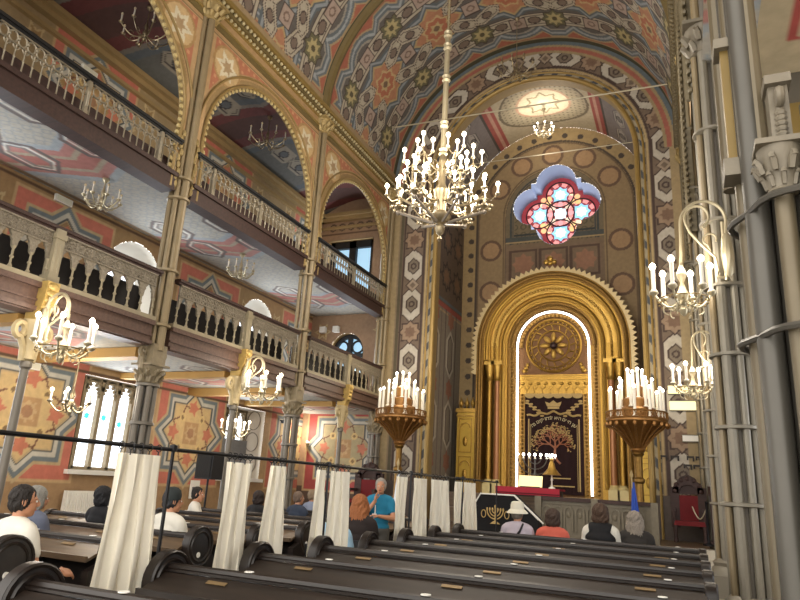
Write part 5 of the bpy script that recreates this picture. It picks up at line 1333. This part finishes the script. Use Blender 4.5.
    if balding: hsph(h, 0, -.03, .012, (.086, .09, .085))
    else: hsph(h, 0, -.024, .036, (.087, .096, .098), 16, 12)
    hsph(h, 0, -.04, -.02, (.08, .075, .07))
    for s in (-1, 1): hsph(h, s*.062, -.012, .0, (.024, .045, .06))
    if hstyle == 'bob':
        hsph(h, 0, -.045, -.05, (.118, .08, .1)); hsph(h, 0, -.028, .035, (.112, .115, .112)); 
        for s in (-1, 1): hsph(h, s*.075, 0, -.03, (.035, .055, .1))
    if hstyle == 'long':
        hsph(h, 0, -.03, .03, (.105, .105, .105)); hsph(h, 0, -.055, -.08, (.125, .075, .13)); hsph(h, 0, -.07, -.17, (.12, .06, .11))
        for s in (-1, 1): hsph(h, s*.08, .0, -.07, (.04, .06, .13))
    if hat: 
        hh = MB()
        prof = [(.165, -.0), (.14, .022), (.105, .04), (.1, .1), (.09, .135), (.06, .15), (0, .152)] if hat[1] == 'brim' else [(.095, 0), (.098, .05), (.085, .1), (.05, .13), (0, .14)]
        hh.lathe(prof+[(0, prof[-1][1]-.01), (prof[0][0]-.01, -.006)], n=24); hh.v = [H(v[0], v[1]-.015, v[2]+(.03 if hat[1] == 'brim' else .02)) for v in hh.v]
        if hat[1] == 'brim': hh.v = [(v[0], v[1], v[2]-.35*max(0, math.hypot(v[0]-hc.x, v[1]-hc.y)-.1)) for v in hh.v]
        hh.build('hat', hat[0], t)
    ho = remeshed(h, 'hair', mat('hair_'+hair, hair, .65, 0, 70, .35, .7), t, .011, 2)
    for v in ho.data.vertices:      # combed strands
        dx, dy = v.co.x-hc.x, v.co.y-hc.y; a = math.atan2(dy, dx); r = math.hypot(dx, dy)
        v.co += v.normal*(.0055*min(1, r/.06)*sin(22*a+5*sin(v.co.z*16+a*3))+.003*sin(47*a+v.co.z*40))
    ho.data.update()
    if extra: extra(t, Z, H)
    return t
def strap(t, Z, H):
    m = MB(); m.tube([(-.14, -.14, Z(.05)), (-.04, -.152, Z(.25)), (.07, -.135, Z(.4)), (.1, -.06, Z(.5)), (.1, .04, Z(.48))], .017, 6); m.build('bag_strap', BLACKP, t)
def vest(t, Z, H):
    S = MB()
    for z, rx, ry in ((.02, .215, .175), (.12, .21, .168), (.24, .22, .17), (.34, .22, .165), (.41, .17, .14)): S.sph((0, 0, Z(z)), (rx, ry, .12), 16, 10)
    S.tube([(-.14, -.015, Z(.43)), (0, -.02, Z(.46)), (.14, -.015, Z(.43))], [.1, .105, .1], 12)
    remeshed(S, 'vest', mat('black_vest_cloth', '111114', .85, 0, 9, .15), t, .016, 4)
def print_(t, Z, H):
    m = MB()
    for k in range(9): m.sph((-.12+.03*k, -.118-.012*sin(k*.4), Z(.22+.05*((k*5) % 4))), (.03, .012, .03), 8, 5)
    m.build('shirt_flowers', WHITE, t)
def emblem(t, Z, H):
    m = MB(); m.box(.03, .1, .128, .134, Z(.2), Z(.23)); m.box(.05, .065, .13, .136, Z(.23), Z(.36)); m.sph((.06, .128, Z(.2)), (.04, .01, .02), 8, 5); m.build('shirt_print', WHITE, t)
cl = lambda n, h, a=.12: mat(n, h, .85, 0, 8, a)
WS, DK, BL = cl('white_shirt', 'd8d4c8', .05), cl('dark_clothes', '19181b'), cl('dark_trousers', '22242b')
LA = {1: ((.31, .02, .17), (.3, .24, .14), (-.2, .9, -.1)), -1: ((.22, .06, .2), (.14, .27, .12), (0, 1, -.1))}
person((-4.86, 3.78, 0), -.15, 'person in a white short-sleeved shirt with dark cropped hair at the left edge', WS, BL, '1e1713', 'short', -.45, 1.31, arms=LA, width=1.1)
person((-6.41, 5.15, 0), -.1, 'person with grey bobbed hair and a flowered blue blouse seated near the left edge', cl('blue_flower_blouse', '5f6577', .35), DK, '8f8d86', 'bob', -.4, 1.24, extra=print_)
person((-6.9, 6.5, 0), -.1, 'person in black with a dark hooded head left of the large near curtain', cl('black_hoodie', '121318'), DK, '0f0f14', 'bob', -.2, 1.24)
person((-5.2, 5.85, 0), -.1, 'person in white shirt and dark cap half hidden by the large near curtain', WS, BL, '24262b', 'short', -.5, 1.29, hat=(cl('dark_green_cap', '232a2a'), 'cap'))
person((-7.45, 8.95, 0), -.9, 'dark-haired person in white leaning an arm forward, between the first two curtains', WS, BL, '1d1815', 'short', -.3, 1.26, sleeve=1.8, arms={1: ((.25, .15, .2), (.15, .42, .26), (0, 1, 0)), -1: ((.25, .12, .2), (.18, .4, .25), (0, 1, 0))})
person((-7.35, 10.55, 0), -.1, 'person with dark brown hair and black top between the second and third curtains', DK, BL, '2b1d18', 'bob', 0, 1.22)
person((-6.6, 10.72, 0), -.2, 'person in a navy top with brown grey hair just right of the third curtain', cl('navy_top', '2c3648'), DK, '6d5a4c', 'short', -.3, 1.26)
person((-7.3, 12.4, 0), -.3, 'person in a grey-blue shirt with ash brown hair left of the narrow curtain', cl('grey_blue_shirt', '7c8599'), DK, '8a7660', 'short', -.3, 1.27, sleeve=1.6)
person((-3.72, 6.85, 0), -.1, 'person in a light blue shirt mostly behind the wide white curtain', cl('light_blue_shirt', '9cc0d8', .05), BL, '4a382c', 'short', 0, 1.26, arms={1: ((.28, .0, .16), (.2, .26, .12), (0, 1, 0)), -1: ((.2, .06, .2), (.14, .27, .12), (0, 1, -.1))})
person((-3.98, 8.0, 0), .15, 'person with long reddish-brown hair seen from behind, before the person in turquoise', cl('dark_brown_top', '241a18'), DK, '9a5e34', 'long', 0, 1.33)
TA = {1: ((.25, .14, .16), (.06, .2, .42), (-.15, .1, 1)), -1: ((.24, .1, .17), (.02, .24, .2), (-.9, .2, .1))}
person((-4.18, 9.05, 0), PI+.35, 'person in a turquoise printed shirt standing with a hand at the chin', cl('turquoise_shirt', '1a7496', .08), cl('grey_shorts', '4c4a46'), '8f8a82', 'short', 0, 1.56, True, TA, extra=emblem, width=.95)
person((-2.4, 10.13, 0), 0, 'person in a white brimmed hat with a dark bag strap across a pale lilac top', cl('lilac_top', 'b9aeb8', .05), DK, '7d7468', 'short', -.2, 1.29, hat=(cl('white_hat_cloth', 'd9d4c2', .06), 'brim'), extra=strap)
person((-1.88, 10.13, 0), 0, 'person with short brown hair and a salmon T-shirt in the front pews', cl('salmon_shirt', 'c8604e', .06), DK, '3f2d22', 'bob', .2, 1.26, width=1.0)
person((-1.2, 10.13, 0), -.05, 'person in a black vest over a white shirt with brown hair in the front pews', WS, DK, '4a3526', 'bob', 0, 1.37, extra=vest, width=1.0)
person((-.74, 10.2, 0), .1, 'person with grey-blond hair and dark clothes beside the blue and yellow flag', cl('charcoal_top', '2b2724'), DK, '8c8276', 'long', -.2, 1.31)
for (x, y, l) in ((-3.72, 6.85, 'dark folding chair in the aisle under the person in light blue'), (-3.98, 8.0, 'dark folding chair in the aisle under the person with long reddish-brown hair')):
    t = thing('folding_chair', l, 'chair', (x, y, 0), 0, 'chairs in the aisle')
    m = MB(); m.box(-.2, .2, -.16, .24, .41, .44); m.build('seat', BLACKP, t); m = MB(); m.box(-.19, .19, -.24, -.22, .6, .8); m.build('backrest', BLACKP, t)
    for sx in (-.2, .2):
        m = MB(); m.tube([(sx, -.23, .82), (sx, -.2, .42), (sx, .2, 0)], .012, 6); m.build('leg', BLACK, t); m = MB(); m.tube([(sx, .18, .42), (sx, -.26, 0)], .012, 6); m.build('leg', BLACK, t)

# ---------------------------------------------------------------- left aisle bits
t = thing('loudspeaker', 'black loudspeaker on a stand beside the second slim post', 'loudspeaker', (-8.22, 10.12, 0))
m = MB(); m.box(-.19, .19, -.16, .16, 1.4, 1.9); m.build('cabinet', BLACKP, t)
m = MB(); m.box(-.16, .16, -.175, -.16, 1.43, 1.87); m.build('grille', mat('dark_grille', '0c0c0d', .7, 0, 60, .4, .5), t)
m = MB(); m.tube([(0, 0, .25), (0, 0, 1.4)], .02, 8); m.build('pole', BLACK, t)
for k in range(3):
    a = k*2*PI/3; m = MB(); m.tube([(0, 0, .5), (.17*cos(a), .17*sin(a), .01)], .013, 6); m.build('leg', BLACK, t)
t = thing('radiator', 'white panel radiator under the bright lancet window', 'radiator', (XW+.12, 10.5, .3))
m = MB(); m.box(-.04, .06, -.75, .75, 0, .72); m.build('panel', WHITE, t); m = MB()
for k in range(24): m.box(.06, .075, -.72+.0617*k, -.69+.0617*k, .04, .68)
m.build('fins', WHITE, t); m = MB(); m.tube([(0, -.8, .05), (0, -.8, -.29)], .015, 6); m.tube([(0, -.8, .05), (0, -.74, .05)], .015, 6); m.build('pipe', WHITE, t)
t = thing('wall_notice', 'white paper notice pinned low on the ochre wall behind the loudspeaker', 'notice', (XW+.03, 13.65, 1.1)); m = MB(); m.box(-.01, .01, -.17, .17, -.22, .22); m.build('paper', WHITE, t)
m = MB(); m.box(.01, .013, -.1, .02, -.12, .06); m.build('printed_block', mat('grey_print', '5a5a5c', .7), t)
EL = [(XW, 8.45, 6.72, 'white emergency light box high on the wall under the upper gallery'), (XW, 8.4, 9.75, 'white emergency light box on the upper gallery wall at top left'), (XW, 8.5, 3.3, 'white emergency light box above the star panel at left')]
for x, y, z, l in EL:
    t = thing('emergency_light', l, 'lamp', (x, y, z), 0, 'emergency lights'); m = MB(); m.box(0, .06, -.2, .2, -.07, .07); m.build('case', WHITE, t); m = MB(); m.box(.06, .075, -.17, .17, -.05, .05); m.build('diffuser', mat('milky_diffuser', 'dcdac8', .4), t)
t = thing('security_camera', 'small dark security camera on the wall right of the bright third window', 'camera', (XW, 17.2, 3.2))
m = MB(); m.tube([(0, 0, 0), (.14, 0, 0)], .02, 6); m.build('arm', BLACKP, t); m = MB(); m.tube([(.12, .1, .0), (.2, -.18, -.05)], .05, 10); m.build('body', BLACKP, t)
t = thing('wall_speaker', 'pair of small white boxes on the end wall of the lower gallery', 'loudspeaker', (-11.0, 18.5, 6.35))
for dx in (0, .5): m = MB(); m.box(dx-.1, dx+.1, -.16, 0, -.1, .1); m.build('box', WHITE, t)
t = thing('cabinet_shutter', 'grey panel closing the lower half of the ground floor window behind the second slim post', 'panel', (XW-.35, 15.45, 1.43))
m = MB(); m.box(-.03, .03, -.62, .62, 0, 1.05); m.build('board', mat('grey_board', '858585', .6), t); m = MB()
for k in range(12): m.box(.03, .045, -.6, .6, .05+.08*k, .09+.08*k)
m.build('slats', mat('grey_board', '858585'), t)
tr = throne(-8.08, 16.5, .62, 'dark carved throne with red back at the left corner of the platform', RED, .36, 1.45)
t = thing('uplight', 'small bright wall lamp lighting the star on the end wall, behind the column', 'lamp', (-11.15, 18.35, 2.55)); m = MB(); m.lathe([(.03, -.08), (.07, .08), (.06, .08), (.02, -.06)], n=12); m.build('cup', BRASS, t); m = MB(); m.sph((0, 0, .08), .05, 8, 6); m.build('bulb', BULB, t)
lamp((-11.1, 18.05, 2.95), 30, r=.06)
# ---------------------------------------------------------------- right hand side
PX, PY = .84, 3.75
t = thing('clustered_pier', 'massive grey clustered pier with iron shafts and leaf capitals at the right edge', 'pier', (PX, PY, 0))
GR = mat('grey_iron_shaft', '524f48', .4, .25, 5, .12); GR2 = mat('brown_grey_shaft', '665c48', .42, .25, 5, .15)
m = MB(); m.lathe([(.62, 0), (.62, .3), (.56, .36), (.52, .5), (.5, .5)], (PX, PY, 0), 24); m.build('base', GR, t, True)
m = MB(); m.lathe([(.42, .4), (.42, 3.05)], (PX, PY, 0), 24); m.build('core', mat('dark_iron_core', '3b3832', .5, .2, 5, .15), t, True)
for k in range(16):
    a = 2*PI*k/16; r = .062 if k % 2 else .045; m = MB(); m.tube([(PX+.47*cos(a), PY+.47*sin(a), z) for z in (.4, 6.6 if k in (7, 8, 9) else 3.02 if k == 10 else 3.4)], r, 12); m.build('shaft', GR if k % 2 else GR2, t, True)
for z in (.9, 2.3, 2.96):
    m = MB(); m.tube([(PX+(.535+.02*cos(8*a))*cos(a), PY+(.535+.02*cos(8*a))*sin(a), z) for a in np.linspace(0, 2*PI, 49)[:-1]], .018, 6, closed=True); m.build('ring', GR, t, True)
for k in (10,):
    a = 2*PI*k/16; c = MB(); capital(c, PX+.47*cos(a), PY+.47*sin(a), 2.98, .24, .062, .1, n=8); c.build('leaf_capital', STONEG, t, True)
UG = mat('grey_plaster_pier', '514b40', .6, 0, 5, .15)
for i, (x, y, r, mt) in enumerate(((.36, 3.78, .045, GR), (.39, 3.62, .05, GR), (.45, 3.55, .04, GR2), (.33, 3.95, .05, GR2), (.42, 3.85, .07, UG))):
    m = MB(); m.tube([(x, y, 3.27), (x, y, 6.6)], r, 10); m.build('upper_shaft', mt, t, True)
m = MB(); m.box(.3, .36, 3.62, 3.7, 3.3, 4.0); m.build('gilt_panel', mat('ochre_gilt_panel', '75602f', .5, .2, 6, .15), t, True)
m = MB(); m.box(.27, .38, 3.58, 3.74, 3.2, 3.3); m.build('impost', STONEG, t, True); m = MB(); m.box(.27, .38, 3.58, 3.74, 4.0, 4.06); m.build('panel_cap', STONEG, t, True)
b = MB(); x0, y0 = .53, 3.42
b.tube([(x0, y0, 3.26), (x0, y0-.02, 3.4)]+[(x0, y0-.05-.035*cos(w), 3.5+.035*sin(w)) for w in np.linspace(PI, -PI*.7, 12)], .022, 8)
b.box(x0-.045, x0+.045, y0-.02, y0+.1, 3.26, 3.58); b.box(x0-.06, x0+.06, y0-.06, y0+.12, 3.58, 3.63)
for q in range(5): b.sph((x0, y0-.03, 3.3+.03*q), (.03, .022, .018), 6, 4)
b.build('volute_bracket', STONEG, t, True)
# right aisle: galleries, walls, steps
def col_right(u, v):
    P = Pat(u, v, 'c4ae80'); 
    for yc, hl in ((3.2, 1.33),):
        d = box_d(u-2.15, v-yc, 1.33, hl); P.fill(np.abs(d) < .025, 'b8402f')
        a, b = np.mod(u, .24)-.12, np.mod(v, .3); P.fill((d < -.15) & (np.abs(a) < b*.3), 'a06a4a')
    return P.c
struct(grid('ceiling_right_lower_gallery', lambda u, v: (u, v, 4.62+0*u), .6, 3.6, 2.2, 4.95, .03, col_right), 'cream painted soffit with red borders over the right aisle')
struct(grid('ceiling_right_upper_gallery', lambda u, v: (u, v, ZS2+0*u), .45, 3.6, 1.0, YE, .06, lambda u, v: col_soffit(u+XL-.2, v)), 'painted soffit of the upper right gallery')
for y0, y1 in ((8.4, 12.75), (13.45, 17.2)):
    t = thing('gallery_parapet', 'dark brown board edge of the right upper gallery, '+('nearer stretch' if y0 < 9 else 'farther stretch'), 'parapet', (.6, y0, 6.44))
    m = MB(); m.box(.5, .66, y0, y1, 6.44, 6.86); m.build('board', DARKW, t, True); m = MB(); m.box(.5, .6, y0, y1, 7.35, 7.4)
    for k in range(30): m.tube([(.55, y0+(y1-y0)*(k+.5)/30, 6.86), (.55, y0+(y1-y0)*(k+.5)/30, 7.36)], .012, 5)
    m.build('rail', SILV, t, True)
t = thing('aisle_beam', 'ochre panelled beam with grey frames across the right aisle behind the big pier', 'beam', (.62, 5.0, 3.2))
m = MB(); m.box(.62, 3.6, 4.95, 5.15, 3.2, 4.62); m.build('beam', UG, t, True)
for k in range(6):
    m = MB(); m.box(.7+.48*k, 1.1+.48*k, 4.92, 4.95, 3.4, 4.35); m.build('gilt_panel', mat('ochre_gilt_panel', '8a6c38'), t, True)
for i, yy in enumerate((3.6, 8.0, 13.0)):  # unseen glowing panes and area lamps, added to brighten the cream soffit
    m = MB(); m.box(3.55, 3.6, yy-.7, yy+.7, 1.4, 3.6); o = struct(m.build('window_%d' % (12+i), PANE), 'glowing unseen pane added to light the right aisle')
    l = bpy.data.lights.new('window_daylight', 'AREA'); l.shape = 'RECTANGLE'; l.size = 1.4; l.size_y = 2.2; l.energy = 28; l.color = (.95, .97, 1)
    o = bpy.data.objects.new('window_daylight', l); C.objects.link(o); o.location = (3.5, yy, 2.5); o.rotation_euler = (0, PI/2, 0)
m = MB(); m.box(3.6, 3.75, -1, YE, 0, 11); struct(m.build('wall_right', TAN), 'plain wall of the right aisle')
m = MB(); m.box(XR+.1, 3.6, YE, YE+.2, 0, 11); struct(m.build('wall_front_right', TAN), 'end wall of the right aisle')
m = MB(); m.box(XR, 3.6, -1, YE, 10.7, 10.8); struct(m.build('ceiling_right_aisle', TAN), 'ceiling of the right aisle')
t = thing('marble_steps', 'pale marble steps between the pew ends and the right piers', 'steps', (.35, 13.6, 0))
for k in range(4):
    m = MB(); m.box(.02, 1.2, 13.6+.34*k, 15.0, .155*k, .155*(k+1)); m.build('step', MARBLE, t, True)

# ---------------------------------------------------------------- daylight, camera
def daylight(loc, rot, w, h, power):
    l = bpy.data.lights.new('window_daylight', 'AREA'); l.shape = 'RECTANGLE'; l.size = w; l.size_y = h; l.energy = power; l.color = (.88, .94, 1)
    o = bpy.data.objects.new('window_daylight', l); C.objects.link(o); o.location = loc; o.rotation_euler = rot
for y in WC:
    daylight((XW-.1, y, 2.4), (0, -PI/2, 0), 1.7, 1.3, 45)
    daylight((XW-.12, y, 5.3), (0, -PI/2, 0), 1.2, .9, 45); daylight((XW-.1, y+.1, 7.6), (0, -PI/2, 0), .8, .8, 30)
daylight((-10.1, 18.6, 5.2), (-PI/2, 0, 0), 1.1, 1.3, 30)
daylight((-10.25, 18.6, 8.3), (-PI/2, 0, 0), 1.5, 2.2, 60)
daylight((QC[0], YB+.8, QC[1]), (-PI/2, 0, 0), 1.4, 1.4, 22)

wd = bpy.data.worlds.new('daylight'); sc.world = wd; wd.use_nodes = True
bg = wd.node_tree.nodes['Background']; bg.inputs[0].default_value = (1.0, .95, .88, 1); bg.inputs[1].default_value = 2.4
f = 650.
Dv = Vector((291., 202., f)).normalized(); Vv = Vector((134., -(f*f+291*134)/202., f)).normalized(); Rv = Dv.cross(Vv)
if Rv.x < 0: Rv = -Rv
# rows: world x, y, z axes seen in camera space (x right, y down, z forward)
M = Matrix((tuple(Rv), tuple(Dv), tuple(Vv)))
cx, cy, cz = M @ Vector((1, 0, 0)), M @ Vector((0, -1, 0)), M @ Vector((0, 0, -1))
cam = bpy.data.cameras.new('camera'); cam.sensor_width = 36; cam.lens = f*36/800; cam.clip_start = .05
co = bpy.data.objects.new('camera', cam); C.objects.link(co)
mw = Matrix.Identity(4)
for i in range(3): mw[i][0], mw[i][1], mw[i][2] = cx[i], cy[i], cz[i]
mw[0][3], mw[1][3], mw[2][3] = 0, 0, 1.5
co.matrix_world = mw; sc.camera = co
sc.view_settings.view_transform = 'Standard'; sc.view_settings.look = 'None'; sc.view_settings.exposure = 0.4; sc.view_settings.gamma = 1; sc.view_settings.use_curve_mapping = False
sc.cycles.max_bounces = 6; sc.cycles.diffuse_bounces = 3; sc.cycles.glossy_bounces = 2; sc.cycles.use_denoising = True; sc.cycles.sample_clamp_indirect = 4
